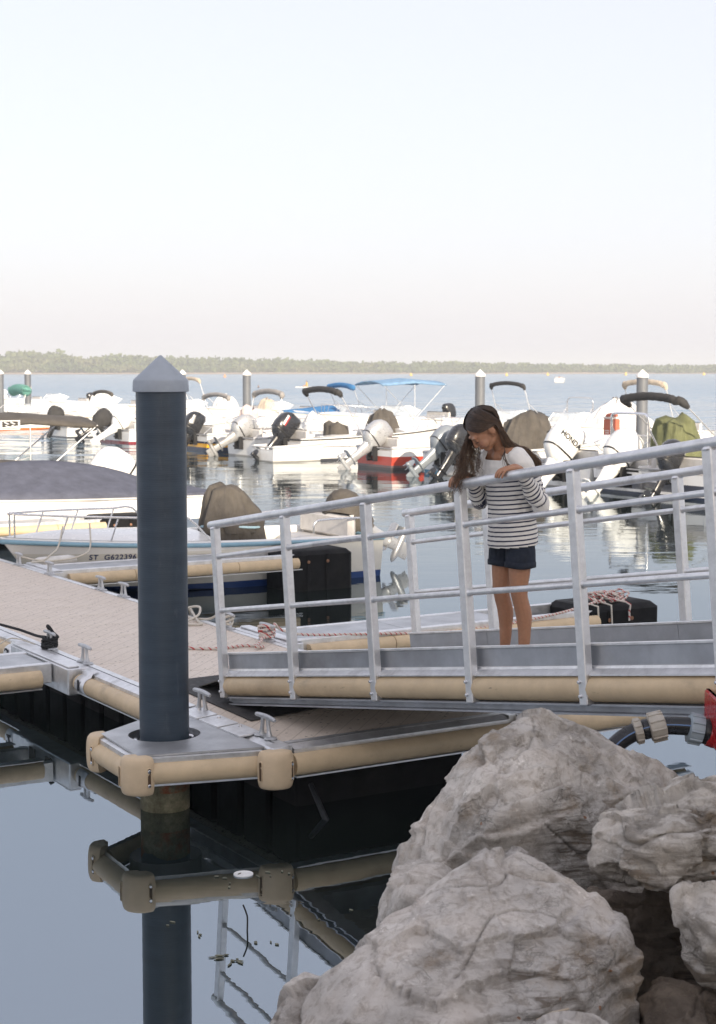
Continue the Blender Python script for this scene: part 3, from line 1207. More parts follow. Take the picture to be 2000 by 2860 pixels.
# wear sheet the rollers run on
m = MB()
sheet = [(0.22, 0.72), (1.50, 1.00), (1.55, 2.25), (0.28, 2.20)]
m.prism([(x, y) for x, y in sheet], FB + 0.004, FB + 0.010)
m.build('wear_sheet', rubber, pontoon, 0)
# concrete landing on the bank that carries the shore end
ep = GM @ V((GL, 0, 0))
eq = GM @ V((GL, GW, 0))
mid = (ep + eq) / 2
lb = MB().box(-0.35, 0.6, -1.0, 1.0, -1.2, -0.055)
lo = lb.build('gangway_landing', simple('concrete', (0.36, 0.35, 0.33), 0.85, 0, 0.15, 3, 0.4, 20), None, 0, bevel=0.02)
lo.location = mid
lo.rotation_euler = (0, 0, math.atan2(GDIR.y, GDIR.x))
tag(lo, 'concrete landing block under the shore end of the gangway', 'landing')


# ------------------------------------------------------------------ rocks
def rock_material(name, tint=(1, 1, 1), dark=0.5, lichen=True):
    t = NT(name)
    co = t.tc.outputs['Object']
    n1 = t.noise(2.2, 10, 0.62)
    n2 = t.noise(24, 8, 0.75, dist=0.4)
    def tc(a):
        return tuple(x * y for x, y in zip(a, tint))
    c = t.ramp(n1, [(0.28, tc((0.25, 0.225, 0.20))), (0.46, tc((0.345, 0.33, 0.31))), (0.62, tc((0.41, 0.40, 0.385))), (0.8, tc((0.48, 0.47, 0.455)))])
    c = t.mix(t.ramp(n2, [(0.36, (0.6,) * 3), (0.52, (0,) * 3)]), c, tc((0.15, 0.125, 0.10)) + (1,))
    # thin dark veins, laminated streaks along the bedding
    wv = t.n('ShaderNodeVectorMath', operation='ADD')
    nz = t.n('ShaderNodeTexNoise')
    nz.inputs['Scale'].default_value = 4
    nz.inputs['Detail'].default_value = 5
    t.l(co, nz.inputs['Vector'])
    sc = t.n('ShaderNodeVectorMath', operation='SCALE')
    sc.inputs['Scale'].default_value = 0.16
    t.l(nz.outputs['Color'], sc.inputs[0])
    t.l(co, wv.inputs[0])
    t.l(sc.outputs[0], wv.inputs[1])
    def vein(scale, width):
        n_ = t.noise(scale, 5, 0.55, wv.outputs[0])
        return t.ramp(t.math('ABSOLUTE', t.math('SUBTRACT', n_, 0.5)), [(0.0, (1, 1, 1)), (width, (0, 0, 0))])
    v1 = t.math('MULTIPLY', vein(3.4, 0.012), t.ramp(t.noise(2.7, 3), [(0.45, (0,) * 3), (0.6, (1,) * 3)]))
    v2 = t.math('MULTIPLY', vein(9.0, 0.020), t.ramp(t.noise(4.7, 3), [(0.5, (0,) * 3), (0.62, (1,) * 3)]))
    lam = t.noise(1.0, 6, 0.62, t.mapping((5, 5, 34), (0.25, 0.3, 0)), 0.8)
    lamz = t.ramp(t.noise(1.5, 4, 0.6), [(0.47, (0,) * 3), (0.62, (1,) * 3)])
    cm = t.math('MAXIMUM', v1, t.math('MULTIPLY', v2, 0.7))
    c = t.mix(t.math('MULTIPLY', cm, 0.35), c, tc((0.10, 0.085, 0.07)) + (1,))
    c = t.mix(t.math('MULTIPLY', t.math('MULTIPLY', lamz, t.ramp(lam, [(0.42, (1,) * 3), (0.54, (0,) * 3)])), 0.85), c, tc((0.10, 0.08, 0.06)) + (1,))
    pale = t.ramp(t.noise(19, 6, 0.7), [(0.62, (0,) * 3), (0.72, (0.75,) * 3)])
    c = t.mix(pale, c, tc((0.55, 0.54, 0.52)) + (1,))
    stain = t.ramp(t.noise(3.3, 7, 0.7), [(0.54, (0,) * 3), (0.68, (0.5,) * 3)])
    c = t.mix(stain, c, tc((0.27, 0.205, 0.135)) + (1,))
    moss = t.ramp(t.noise(4.3, 8, 0.72), [(0.60, (0,) * 3), (0.72, (dark,) * 3)])
    c = t.mix(moss, c, (0.075, 0.062, 0.030, 1))
    if lichen:
        li = t.n('ShaderNodeTexVoronoi', feature='F1')
        li.inputs['Scale'].default_value = 11
        t.l(wv.outputs[0], li.inputs['Vector'])
        lm = t.math('MULTIPLY', t.math('LESS_THAN', li.outputs['Distance'], 0.09), t.ramp(t.noise(2.4, 3), [(0.54, (0,) * 3), (0.56, (1,) * 3)]))
        c = t.mix(t.math('MULTIPLY', lm, 0.8), c, (0.36, 0.13, 0.025, 1))
    t.color(c)
    t.rough(0.82)
    h = t.math('ADD', t.math('MULTIPLY', n2, 0.7), t.math('ADD', t.math('MULTIPLY', t.noise(70, 7, 0.8), 1.0), t.math('ADD', t.math('MULTIPLY', cm, -0.6), t.math('MULTIPLY', t.math('MULTIPLY', lam, lamz), 1.1))))
    rough_zone = t.ramp(t.noise(2.0, 4, 0.55), [(0.40, (0.22,) * 3), (0.60, (1.0,) * 3)])
    t.bump(t.math('MULTIPLY', h, rough_zone), 1.0, 0.026)
    return t.mat


def rock(name, pts, mat, label, seed, sub=6, rough=0.05, strata=(0.3, 0.2, 1), soft=60.0, group='riprap boulders on the bank', facet=0.020):
    """boulder: planes of a hull of spread points, softened, then broken by facets, ledges and fine relief"""
    pts = [V(p) for p in pts]
    c = sum(pts, V()) / len(pts)
    bm = bmesh.new()
    for p in pts:
        bm.verts.new(p - c)
    res = bmesh.ops.convex_hull(bm, input=bm.verts)
    bmesh.ops.recalc_face_normals(bm, faces=bm.faces)
    nn, dd = [], []
    for f in bm.faces:
        n_ = f.normal.copy()
        d_ = n_.dot(f.verts[0].co)
        if d_ < 0:
            n_, d_ = -n_, -d_
        nn.append(n_)
        dd.append(max(d_, 0.02))
    bm.free()
    # extra chips: planes that shave the hull here and there
    rr = random.Random(seed * 17 + 3)
    for _ in range(44):
        g = V((rr.gauss(0, 1), rr.gauss(0, 1), rr.gauss(0, 1))).normalized()
        sup = max(g.dot(p - c) for p in pts)
        nn.append(g)
        dd.append(sup * rr.uniform(0.945, 1.01))
    ib = bmesh.new()
    bmesh.ops.create_icosphere(ib, subdivisions=sub, radius=1.0)
    me = bpy.data.meshes.new(name)
    ib.to_mesh(me)
    ib.free()
    co = np.empty(len(me.vertices) * 3)
    me.vertices.foreach_get('co', co)
    D = co.reshape(-1, 3)
    N = np.array(nn)
    K = np.array(dd)
    inv = np.maximum(D @ N.T, 1e-4) / K            # 1/t per plane
    mx = inv.max(axis=1, keepdims=True)
    wgt = np.exp((inv - mx) * soft / mx)
    t = 1.0 / (mx[:, 0] + np.log(wgt.sum(axis=1)) * mx[:, 0] / soft)
    wn2 = np.exp((inv - mx) * 18.0 / mx)
    ND = wn2 @ N
    ND /= np.linalg.norm(ND, axis=1, keepdims=True)
    P = D * t[:, None]
    sv = V(strata).normalized()
    off = V((seed * 3.7, seed * 1.3, seed * 7.1))
    out = np.empty_like(P)
    for i in range(len(P)):
        p = V(P[i])
        q = p + off
        # chipped facets
        w = noise.noise_vector(q * 1.9) * 0.22
        ds, pp = noise.voronoi((q + w) * 4.2)
        e = (q + w) * 4.2 - pp[0]
        tilt = V((noise.cell(pp[0] * 3.1) - 0.5, noise.cell(pp[0] * 5.7 + V((3, 1, 2))) - 0.5, noise.cell(pp[0] * 7.3 + V((1, 7, 5))) - 0.5))
        d = (noise.cell(pp[0] * 5.1) - 0.5) * facet * 0.45 + e.dot(tilt) * facet * 1.0
        ds2, pp2 = noise.voronoi((q + w * 0.6) * 12.0)
        e2 = (q + w * 0.6) * 12.0 - pp2[0]
        t2 = V((noise.cell(pp2[0] * 3.3) - 0.5, noise.cell(pp2[0] * 5.9 + V((3, 1, 2))) - 0.5, noise.cell(pp2[0] * 7.7 + V((1, 7, 5))) - 0.5))
        d += (noise.cell(pp2[0] * 4.7) - 0.5) * facet * 0.10 + e2.dot(t2) * facet * 0.26
        # ledges along the bedding
        s_ = q.dot(sv) * 8.0 + noise.noise(q * 2.1) * 1.8
        fr = s_ - math.floor(s_)
        ledge = max(0.0, noise.noise(q * 1.2 + V((9, 2, 4))) + 0.15)
        d += (min(fr, 0.85) / 0.85 - (max(0, fr - 0.85) / 0.15) - 0.4) * 0.055 * ledge
        d += noise.fractal(q * 9.0, 0.8, 2.2, 5) * rough * 0.16
        d += (noise.ridged_multi_fractal(q * 5.5, 0.95, 2.15, 4, 1.0, 2.0) - 1.2) * rough * 0.16
        ck = min(abs(noise.noise(q * 1.5 + V((5, 8, 2)))) / 0.020, abs(noise.noise(q * 2.3 + V((1, 3, 9)) + w * 0.3)) / 0.016 + 0.35)
        if ck < 1:
            d -= 0.030 * (1 - ck)
        out[i] = P[i] + ND[i] * d
    me.vertices.foreach_set('co', out.ravel())
    me.update()
    me.materials.append(mat)
    o = link(name, me, None, 180)
    o.location = c
    tag(o, label, 'rock', group)
    return o


rk_a = rock_material('limestone_a', (1.82, 1.78, 1.72), 0.3)
rk_b = rock_material('limestone_b', (1.90, 1.85, 1.80), 0.15)
rk_c = rock_material('limestone_c', (1.82, 1.77, 1.68), 0.75)
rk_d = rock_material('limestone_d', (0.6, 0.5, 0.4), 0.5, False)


def A(px, py, y):
    return at(px, py, y)


rock('boulder', [A(1515, 1970, 6.70), A(1455, 2005, 6.55), A(1390, 2045, 6.50), A(1280, 2100, 6.50), A(1240, 2205, 6.40), A(1110, 2380, 6.35), A(1555, 1995, 6.75), A(1660, 2025, 6.85), A(1790, 2110, 6.85), A(1930, 2200, 6.75),
                 A(1525, 2130, 6.30), A(1555, 2240, 6.12), A(1440, 2240, 6.10), A(1330, 2330, 6.05), A(1200, 2440, 6.10), A(1660, 2300, 6.15), A(1860, 2330, 6.40), A(1480, 2420, 6.18), A(1640, 2480, 6.20), A(1900, 2500, 6.5), A(1150, 2600, 6.2), A(1700, 2700, 6.2),
                 A(1300, 2140, 7.1), A(1550, 2060, 7.25), A(1900, 2270, 7.15), A(1120, 2500, 6.9), (0.25, 6.9, -0.4), (1.4, 6.9, -0.4), (0.35, 6.4, -0.3), (1.35, 6.4, -0.3)],
     rk_a, 'tallest grey boulder, its tip just under the gangway', 1, 7, 0.04, (0.35, 0.15, 1), 200)
rock('boulder', [A(1052, 2500, 6.0), A(1090, 2425, 6.05), A(1180, 2395, 6.1), A(1270, 2420, 6.0), A(1130, 2480, 5.8), A(1250, 2560, 5.7), A(1060, 2620, 5.9), A(1160, 2400, 6.6), A(1350, 2480, 6.2), (0.1, 6.2, -0.2), (0.5, 6.0, -0.2), (0.3, 6.7, -0.2)],
     rk_a, 'low rounded boulder at the foot of the tallest one, by dark water', 2, 6, 0.04, (0.2, 0.5, 1), 80)
rock('boulder', [A(1350, 2362, 5.20), A(1395, 2348, 5.22), A(1470, 2372, 5.20), A(1545, 2420, 5.18), A(1330, 2402, 5.10), A(1250, 2442, 5.08), A(1050, 2588, 5.0), A(925, 2682, 4.95), A(845, 2785, 4.9), A(820, 2900, 4.8), A(1700, 2515, 5.12), A(1768, 2580, 5.05), A(1798, 2650, 4.95), A(1785, 2760, 4.98), A(1765, 2900, 5.0),
                 A(1300, 2560, 4.86), A(1060, 2740, 4.68), A(1500, 2640, 4.78), A(1740, 2650, 4.85), A(1560, 2775, 4.64), A(1640, 2760, 4.70), A(1700, 2900, 4.85), A(1560, 2960, 4.55), A(1250, 2960, 4.4), A(900, 2980, 4.5), A(1420, 2400, 5.7), A(1650, 2560, 5.6), A(1000, 2740, 5.5), (0.0, 4.7, 0.15), (0.85, 4.8, 0.1), (0.1, 5.4, 0.0), (0.85, 5.4, 0.0)],
     rk_b, 'broad pale boulder filling the bottom, orange lichen flecks', 3, 7, 0.03, (-0.25, 0.1, 1), 220)
rock('boulder', [A(1690, 2250, 5.45), A(1780, 2220, 5.5), A(1900, 2190, 5.5), A(2000, 2165, 5.5), A(2120, 2200, 5.5), A(1635, 2330, 5.4), A(1655, 2430, 5.35), A(1720, 2470, 5.2), A(1850, 2480, 5.15), A(2000, 2470, 5.2), A(2150, 2450, 5.2), A(1820, 2330, 5.1), A(1980, 2330, 5.1), A(1800, 2280, 6.0), A(2100, 2260, 6.0), A(1750, 2420, 5.9), A(2100, 2460, 5.8)],
     rk_c, 'mossy knobbly boulder overhanging a hollow, near the red flange', 4, 7, 0.06, (0.1, 0.3, 1), 120, facet=0.035)
rock('boulder', [A(1880, 2490, 5.0), A(1980, 2460, 5.0), A(2120, 2480, 5.0), A(1890, 2560, 4.95), A(1920, 2700, 4.9), A(1960, 2760, 4.85), A(2120, 2780, 4.9), A(1990, 2600, 4.75), A(2100, 2600, 4.75), A(1950, 2500, 5.4), A(2130, 2500, 5.4), A(1960, 2720, 5.4), A(2130, 2760, 5.4)],
     rk_c, 'pale cracked boulder at the edge below the mossy one', 5, 6, 0.05, (0.6, 0.2, 1), 70)
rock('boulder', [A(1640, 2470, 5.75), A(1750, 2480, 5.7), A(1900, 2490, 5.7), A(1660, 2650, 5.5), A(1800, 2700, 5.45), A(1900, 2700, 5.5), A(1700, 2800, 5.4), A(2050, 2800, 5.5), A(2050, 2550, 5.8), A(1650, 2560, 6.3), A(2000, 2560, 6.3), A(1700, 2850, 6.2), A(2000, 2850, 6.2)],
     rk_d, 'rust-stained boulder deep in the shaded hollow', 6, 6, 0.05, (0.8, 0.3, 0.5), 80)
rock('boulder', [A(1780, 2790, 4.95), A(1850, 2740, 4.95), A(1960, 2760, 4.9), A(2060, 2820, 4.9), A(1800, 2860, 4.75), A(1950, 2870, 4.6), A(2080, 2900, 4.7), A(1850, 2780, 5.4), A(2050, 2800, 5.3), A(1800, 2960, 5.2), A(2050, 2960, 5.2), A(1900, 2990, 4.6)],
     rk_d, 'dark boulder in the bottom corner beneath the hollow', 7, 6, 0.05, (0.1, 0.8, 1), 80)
rock('boulder', [A(745, 2850, 4.95), A(790, 2760, 5.0), A(850, 2715, 5.05), A(920, 2740, 5.05), A(760, 2950, 4.8), A(900, 2900, 4.75), A(980, 2800, 5.0), A(850, 2760, 5.5), A(980, 2800, 5.5), A(780, 2950, 5.4), A(980, 3000, 5.2), A(800, 3040, 4.9)],
     rk_b, 'small boulder at the water beside the broad pale one', 8, 6, 0.035, (0.2, 0.3, 1), 80)
rock('boulder', [A(1480, 2860, 4.2), A(1560, 2835, 4.22), A(1660, 2845, 4.22), A(1720, 2880, 4.2), A(1500, 2960, 4.05), A(1650, 2960, 4.05), A(1560, 2870, 4.5), A(1700, 2900, 4.5), A(1520, 3050, 4.4), A(1700, 3050, 4.3)],
     rk_b, 'sliver of a boulder at the bottom edge under the broad one', 9, 5, 0.03, (0.2, 0.3, 1), 80)
# ------------------------------------------------------------------ boats
def hull_paint(name, top, bottom, zl=0.05, stripes=(), rough=0.2):
    t = NT(name)
    z = ext_z(t)
    n = t.noise(2.2, 5, 0.6)
    c = t.mix(t.ramp(n, [(0.35, (0, 0, 0)), (0.75, (0.35,) * 3)]), (*top, 1), tuple(x * 0.80 for x in top) + (1,))
    for z0, z1, col in stripes:
        k = t.math('MULTIPLY', t.math('GREATER_THAN', z, z0), t.math('LESS_THAN', z, z1))
        c = t.mix(k, c, (*col, 1))
    grime = t.math('MULTIPLY', t.ramp(z, [(0.02, (1, 1, 1)), (0.22, (0, 0, 0))]), t.ramp(t.noise(6, 6, 0.7), [(0.4, (0,) * 3), (0.7, (0.6,) * 3)]))
    c = t.mix(grime, c, tuple(x * 0.55 for x in top) + (1,))
    c = t.mix(t.math('LESS_THAN', z, zl), c, (*bottom, 1))
    t.color(c)
    t.rough(rough)
    t.b.inputs['Coat Weight'].default_value = 0.3
    return t.mat


def fabric(name, col, pleat=0.5):
    if name in MATS:
        return MATS[name]
    t = NT(name)
    n = t.noise(5, 6, 0.65)
    t.color(t.ramp(n, [(0.3, tuple(x * 0.75 for x in col)), (0.7, tuple(min(1, x * 1.2) for x in col))]))
    t.rough(0.85)
    w = t.noise(1.0, 4, 0.5, t.mapping((9, 9, 2.5)), 0.5)
    t.bump(t.math('ADD', t.math('MULTIPLY', w, 1.0), t.math('MULTIPLY', t.noise(160, 2), 0.06)), pleat, 0.03)
    MATS[name] = t.mat
    return t.mat


def glass_mat():
    t = NT('screen_glass')
    t.color((0.80, 0.86, 0.88, 1))
    t.rough(0.05)
    t.b.inputs['Transmission Weight'].default_value = 0.0
    t.b.inputs['Alpha'].default_value = 0.35
    return t.mat


glassy = glass_mat()
cab_brown = fabric('canvas_brown', (0.082, 0.073, 0.062), 0.9)
cab_black = fabric('canvas_black', (0.035, 0.034, 0.034))
cab_grey = fabric('canvas_grey', (0.30, 0.285, 0.27))
cab_tan = fabric('canvas_tan', (0.50, 0.43, 0.34))
cab_blue = fabric('canvas_blue', (0.035, 0.16, 0.36))
cab_pale_blue = fabric('canvas_pale_blue', (0.17, 0.30, 0.46))
cab_navy = fabric('canvas_violet_blue', (0.085, 0.092, 0.125), 0.5)
cab_green = fabric('canvas_green', (0.12, 0.30, 0.25))
cab_olive = fabric('tarp_olive', (0.125, 0.135, 0.062), 0.9)
cab_white = fabric('sheet_white', (0.66, 0.66, 0.66), 0.7)
cab_pink = fabric('canvas_pale_pink', (0.52, 0.45, 0.44))
cab_steelblue = fabric('panel_steel_blue', (0.12, 0.22, 0.33))
eng_black = simple('engine_black', (0.016, 0.017, 0.020), 0.22, 0, 0.2, 6, coat=0.5)
eng_white = simple('engine_white', (0.74, 0.74, 0.72), 0.25, 0, 0.05, 5, coat=0.4, dirt=(0.55, 0.53, 0.48, 1), dirt_amt=0.55)
eng_silver = simple('engine_silver', (0.46, 0.47, 0.48), 0.32, 0.45, 0.08, 5, coat=0.3, dirt=(0.36, 0.36, 0.36, 1))
eng_grey = simple('engine_grey', (0.25, 0.28, 0.31), 0.35, 0.3, 0.08, 5, coat=0.3)
worn_grey = simple('worn_leg', (0.34, 0.34, 0.34), 0.5, 0.4, 0.2, 12, dirt=(0.18, 0.17, 0.14, 1), dirt_amt=0.45)
liner = simple('cockpit_liner', (0.66, 0.65, 0.62), 0.5, 0, 0.06, 4, dirt=(0.5, 0.48, 0.44, 1))
vinyl = simple('seat_vinyl', (0.62, 0.60, 0.57), 0.5)
dark_line = simple('dark_rub_rail', (0.035, 0.036, 0.04), 0.5)
grey_line = simple('grey_rub_rail', (0.42, 0.42, 0.42), 0.5)


class Hull:
    def __init__(s, L, B, fb, sheer=0.28):
        s.L, s.B, s.fb, s.sheer = L, B, fb, sheer

    def w(s, t):
        return s.B / 2 * (0.90 + 0.10 * min(1, t / 0.4)) * (1 - 0.965 * max(0, (t - 0.42) / 0.58) ** 2.3)

    def zs(s, t):
        return s.fb + s.sheer * t ** 1.6

    def side(s, t):
        """outer side points (half breadth, height) from keel to gunwale"""
        w, zs = s.w(t), s.zs(t)
        k = max(0, (t - 0.66) / 0.34)
        zk = -0.20 + (0.16 + zs * 0.5) * k ** 2.2
        zc = 0.0 + 0.35 * max(0, t - 0.45) ** 1.3
        zc = min(max(zc, zk + 0.02), zs - 0.12)
        wc = w * (0.90 - 0.30 * max(0, t - 0.4))
        return [(0.0, zk), (wc * 0.5, zk + (zc - zk) * 0.46), (wc, zc), (wc + (w - wc) * 0.55, zc + (zs - zc) * 0.45), (w, zs - 0.05), (w, zs)]

    def x(s, t, z):
        zs = s.zs(t)
        return t * s.L - (zs - z) * 0.75 * max(0, (t - 0.55) / 0.45) ** 2

    def y_at(s, t, z):
        pts = s.side(t)
        for (a, za), (b, zb) in zip(pts, pts[1:]):
            if za <= z <= zb and zb > za:
                return a + (b - a) * (z - za) / (zb - za)
        return pts[-1][0]

    def mesh(s, zf=0.14, n=16):
        m = MB()
        rings = []
        for i in range(n + 1):
            t = i / n
            w, zs = s.w(t), s.zs(t)
            f = min(zf, zs - 0.1)
            half = [*s.side(t), (max(0.0, w - 0.015), zs + 0.012), (max(0.0, w - 0.085), zs + 0.012), (max(0.0, w - 0.105), zs - 0.02), (max(0.0, w - 0.13), f), (0.0, f)]
            ring = [(s.x(t, z), -y, z) for y, z in half] + [(s.x(t, z), y, z) for y, z in half[-2:0:-1]]
            rings.append(ring)
        m.loft(rings)
        tw = s.w(0) - 0.10
        m.box(0.004, 0.07, -tw, tw, zf - 0.01, s.fb - 0.10)
        return m


def arc_pts(x0, hw, z0, z1, dx, rr=0.22, x1=None):
    """U bow across the boat: foot, up, over, down"""
    x1 = x0 + dx
    pts = [(x0, -hw, z0), (x0 + (x1 - x0) * 0.86, -hw * 0.99, z0 + (z1 - z0) * 0.86), (x1, -hw * 0.86, z1 - 0.03), (x1, -hw * 0.55, z1 + 0.03), (x1, 0, z1 + 0.06),
           (x1, hw * 0.55, z1 + 0.03), (x1, hw * 0.86, z1 - 0.03), (x0 + (x1 - x0) * 0.86, hw * 0.99, z0 + (z1 - z0) * 0.86), (x0, hw, z0)]
    return pts


def rounded_ring(cx, cy, z, lx, ly, n=16, p=3.2, shift=0.0):
    out = []
    for j in range(n):
        a = 2 * PI * j / n
        ca, sa = math.cos(a), math.sin(a)
        k = (abs(ca) ** p + abs(sa) ** p) ** (-1 / p)
        out.append((cx + shift + lx / 2 * ca * k, cy + ly / 2 * sa * k, z))
    return out


def outboard(parent, loc, tilt, scale, cowl_mat, leg_mat, style='bare', text=None, text_mat=None, stripe=None):
    """outboard on its transom: cowling, leg, gearcase, propeller, clamp bracket; tilted up by swinging about the bracket"""
    e = empty('outboard_motor', loc, (0, 0, 0), parent)
    T = Matrix.Rotation(R(tilt), 4, 'Y') @ Matrix.Scale(scale, 4)
    def nb():
        m = MB()
        m.xf = T
        return m
    m = nb()
    if style == 'covered':
        rings = []
        for z, lx, ly, sx in ((-0.22, 0.30, 0.26, -0.16), (-0.10, 0.40, 0.34, -0.17), (0.02, 0.56, 0.42, -0.19), (0.2, 0.64, 0.46, -0.20), (0.36, 0.62, 0.44, -0.20), (0.48, 0.50, 0.34, -0.20), (0.545, 0.26, 0.18, -0.20)):
            r = rounded_ring(0, 0, z, lx, ly, 20, 2.8, sx)
            r = [(x + 0.016 * math.sin(i * 2.1 + z * 9), y + 0.014 * math.cos(i * 1.7 + z * 13), zz + 0.01 * math.sin(i * 2.9)) for i, (x, y, zz) in enumerate(r)]
            rings.append(r)
        m.loft(rings)
        m.build('engine_cover', cowl_mat, e, 60)
    else:
        rings = []
        for z, lx, ly, sx in ((-0.10, 0.30, 0.20, -0.15), (-0.02, 0.44, 0.29, -0.17), (0.06, 0.54, 0.345, -0.19), (0.22, 0.57, 0.36, -0.20), (0.42, 0.55, 0.345, -0.19), (0.54, 0.47, 0.30, -0.16), (0.60, 0.36, 0.22, -0.13), (0.625, 0.18, 0.10, -0.11)):
            rings.append(rounded_ring(0, 0, z, lx, ly, 20, 3.4, sx))
        m.loft(rings)
        c = m.build('cowling', cowl_mat, e, 60)
        b = nb()
        rings = []
        for z, k in ((0.055, 1.0), (0.062, 1.012), (0.080, 1.012), (0.087, 1.0)):
            rings.append(rounded_ring(0, 0, z, 0.545 * k, 0.350 * k, 20, 3.4, -0.19))
        b.loft(rings, False, False)
        b.build('cowl_seam', black, c, 60)
        if stripe is not None:
            for s in (-1, 1):
                b = nb()
                b.add([(-0.36, s * 0.182, 0.20), (-0.30, s * 0.183, 0.20), (-0.33, s * 0.178, 0.46), (-0.38, s * 0.174, 0.46)], [(0, 1, 2, 3)])
                b.build('decal', simple('decal_white', (0.7, 0.7, 0.7), 0.4), c, 0)
                b = nb()
                b.add([(-0.285, s * 0.184, 0.20), (-0.265, s * 0.184, 0.20), (-0.295, s * 0.179, 0.46), (-0.315, s * 0.178, 0.46)], [(0, 1, 2, 3)])
                b.build('decal', stripe, c, 0)
        v = nb()
        v.box(0.03, 0.085, -0.09, 0.09, 0.42, 0.50)
        v.build('air_intake', black, c, 0)
        if text:
            # lettering on the rear-quarter faces of the cowling
            for s in (-1, 1):
                mt = T @ Matrix.Translation((-0.21, s * 0.184, 0.30)) @ Matrix.Rotation(R(90) * (1), 4, 'X')
                if s > 0:
                    mt = T @ Matrix.Translation((-0.21, 0.184, 0.30)) @ Matrix.Rotation(PI, 4, 'Z') @ Matrix.Rotation(R(90), 4, 'X')
                text_mesh('brand_lettering', text, 0.125, text_mat or black, c, mt, 0.002, bold=True)
    m = nb()
    rings = []
    for z, lx, ly, sx in ((-0.02, 0.34, 0.20, -0.14), (-0.16, 0.28, 0.17, -0.13), (-0.40, 0.20, 0.11, -0.14), (-0.62, 0.19, 0.085, -0.15), (-0.80, 0.17, 0.05, -0.16)):
        rings.append(rounded_ring(0, 0, z, lx, ly, 14, 2.5, sx))
    m.loft(rings)
    leg = m.build('leg', leg_mat, e, 50)
    m = nb()
    m.prism([(-0.44, -0.02), (-0.42, -0.09), (-0.12, -0.10), (0.0, -0.03), (0.0, 0.03), (-0.12, 0.10), (-0.42, 0.09), (-0.44, 0.02)], -0.625, -0.607)
    m.build('cavitation_plate', leg_mat, leg, 20)
    m = nb()
    m.lathe([(0.002, 0.10), (0.03, 0.07), (0.052, 0.0), (0.058, -0.12), (0.056, -0.28), (0.048, -0.34)], 14, (0, 0, -0.82), 'x')
    m.prism([(0, 0)] * 0 or [(-0.26, -0.008), (-0.04, -0.012), (-0.02, 0.0), (-0.04, 0.012), (-0.26, 0.008)], -1.02, -0.85)
    m.build('gearcase', leg_mat, leg, 40)
    m = nb()
    m.lathe([(0.046, -0.345), (0.05, -0.36), (0.046, -0.44), (0.03, -0.46)], 14, (0, 0, -0.82), 'x')
    for k in range(3):
        a0 = 2 * PI * k / 3
        rows = []
        for i in range(6):
            rr = 0.04 + 0.125 * i / 5
            wd = 0.05 + 0.062 * math.sin(PI * (0.2 + 0.75 * i / 5))
            tw = R(55 - 26 * i / 5)
            row = []
            for q in (-1, -0.3, 0.4, 1):
                da = q * wd * math.cos(tw) / max(rr, 0.05)
                dx = q * wd * 0.5 * math.sin(tw)
                row.append((-0.395 + dx, rr * math.cos(a0 + da), -0.82 + rr * math.sin(a0 + da)))
            rows.append(row)
        m.loft(rows, False, False, closed=False)
    m.build('propeller', leg_mat, leg, 60)
    m = MB()
    m.xf = Matrix.Scale(scale, 4)
    for s in (-1, 1):
        m.box(-0.10, 0.07, s * 0.13 - 0.02, s * 0.13 + 0.02, -0.30, 0.04)
    m.tube([(-0.06, -0.13, -0.03), (-0.06, 0.13, -0.03)], 0.025, 10)
    m.tube([(-0.02, 0.0, -0.28), (-0.20, 0.0, -0.20)], 0.022, 8)
    m.build('clamp_bracket', black, e, 30)
    return e


def mound(m, x0, x1, hw, z0, z1, seed=0, top=0.45, lean=0.0):
    """tarpaulin pulled over a console: crumpled, pleated, with uneven shoulders"""
    rings = []
    n, rows_ = 56, 16
    for k in range(rows_):
        f = k / (rows_ - 1)
        sc = 1.0 - (1 - top) * max(0, (f - 0.15) / 0.85) ** 1.5 - 0.25 * (k == rows_ - 1)
        cx = (x0 + x1) / 2 + lean * f
        ring = rounded_ring(cx, 0, 0, (x1 - x0) * sc, 2 * hw * sc, n, 3.0)
        rr = []
        for i, (x, y, _) in enumerate(ring):
            a = 2 * PI * i / n
            d = V((x - cx, y, 0))
            if d.length > 1e-6:
                d.normalize()
            q = V((math.cos(a) * 2.2 + seed, math.sin(a) * 2.2, f * 1.5))
            pleat = 1 - abs(noise.noise(V((math.cos(a) * 4.5 + seed * 1.3, math.sin(a) * 4.5, f * 1.1 + seed)))) * 2.2
            pl = (x1 - x0) * (0.11 * noise.noise(q) + 0.045 * pleat * (1 - 0.4 * f) - 0.03)
            zz = z0 + (z1 - z0) * (f + (0.10 * noise.noise(V((x * 2.3 + seed, y * 2.3, 3.0))) + 0.16 * noise.noise(V((math.cos(a) + seed, math.sin(a), 7.0)))) * f)
            rr.append((x + d.x * pl, y + d.y * pl, zz))
        rings.append(rr)
    m.loft(rings)


def sheet_cover(H_, m, t0, t1, ridge, seed=0, over=0.02, drop=0.07):
    """boat cover laced along the gunwale over a ridge"""
    rows = []
    n = 18
    for i in range(n + 1):
        t = t0 + (t1 - t0) * i / n
        w, zs = H_.w(t), H_.zs(t)
        h = ridge(t)
        row = []
        for j in range(-6, 7):
            u = j / 6
            a = abs(u)
            y = u * (w + over)
            z = zs + 0.02 + h * (1 - a ** 1.35) - 0.05 * math.sin(PI * a) * (h > 0.1)
            z += 0.014 * noise.noise(V((t * 9 + seed, u * 2.2, seed)))
            row.append((H_.x(t, zs), y, z))
        e0, e1 = row[0], row[-1]
        row = [(e0[0], e0[1], e0[2] - drop)] + row + [(e1[0], e1[1], e1[2] - drop)]
        rows.append(row)
    m.loft(rows, False, False, closed=False)


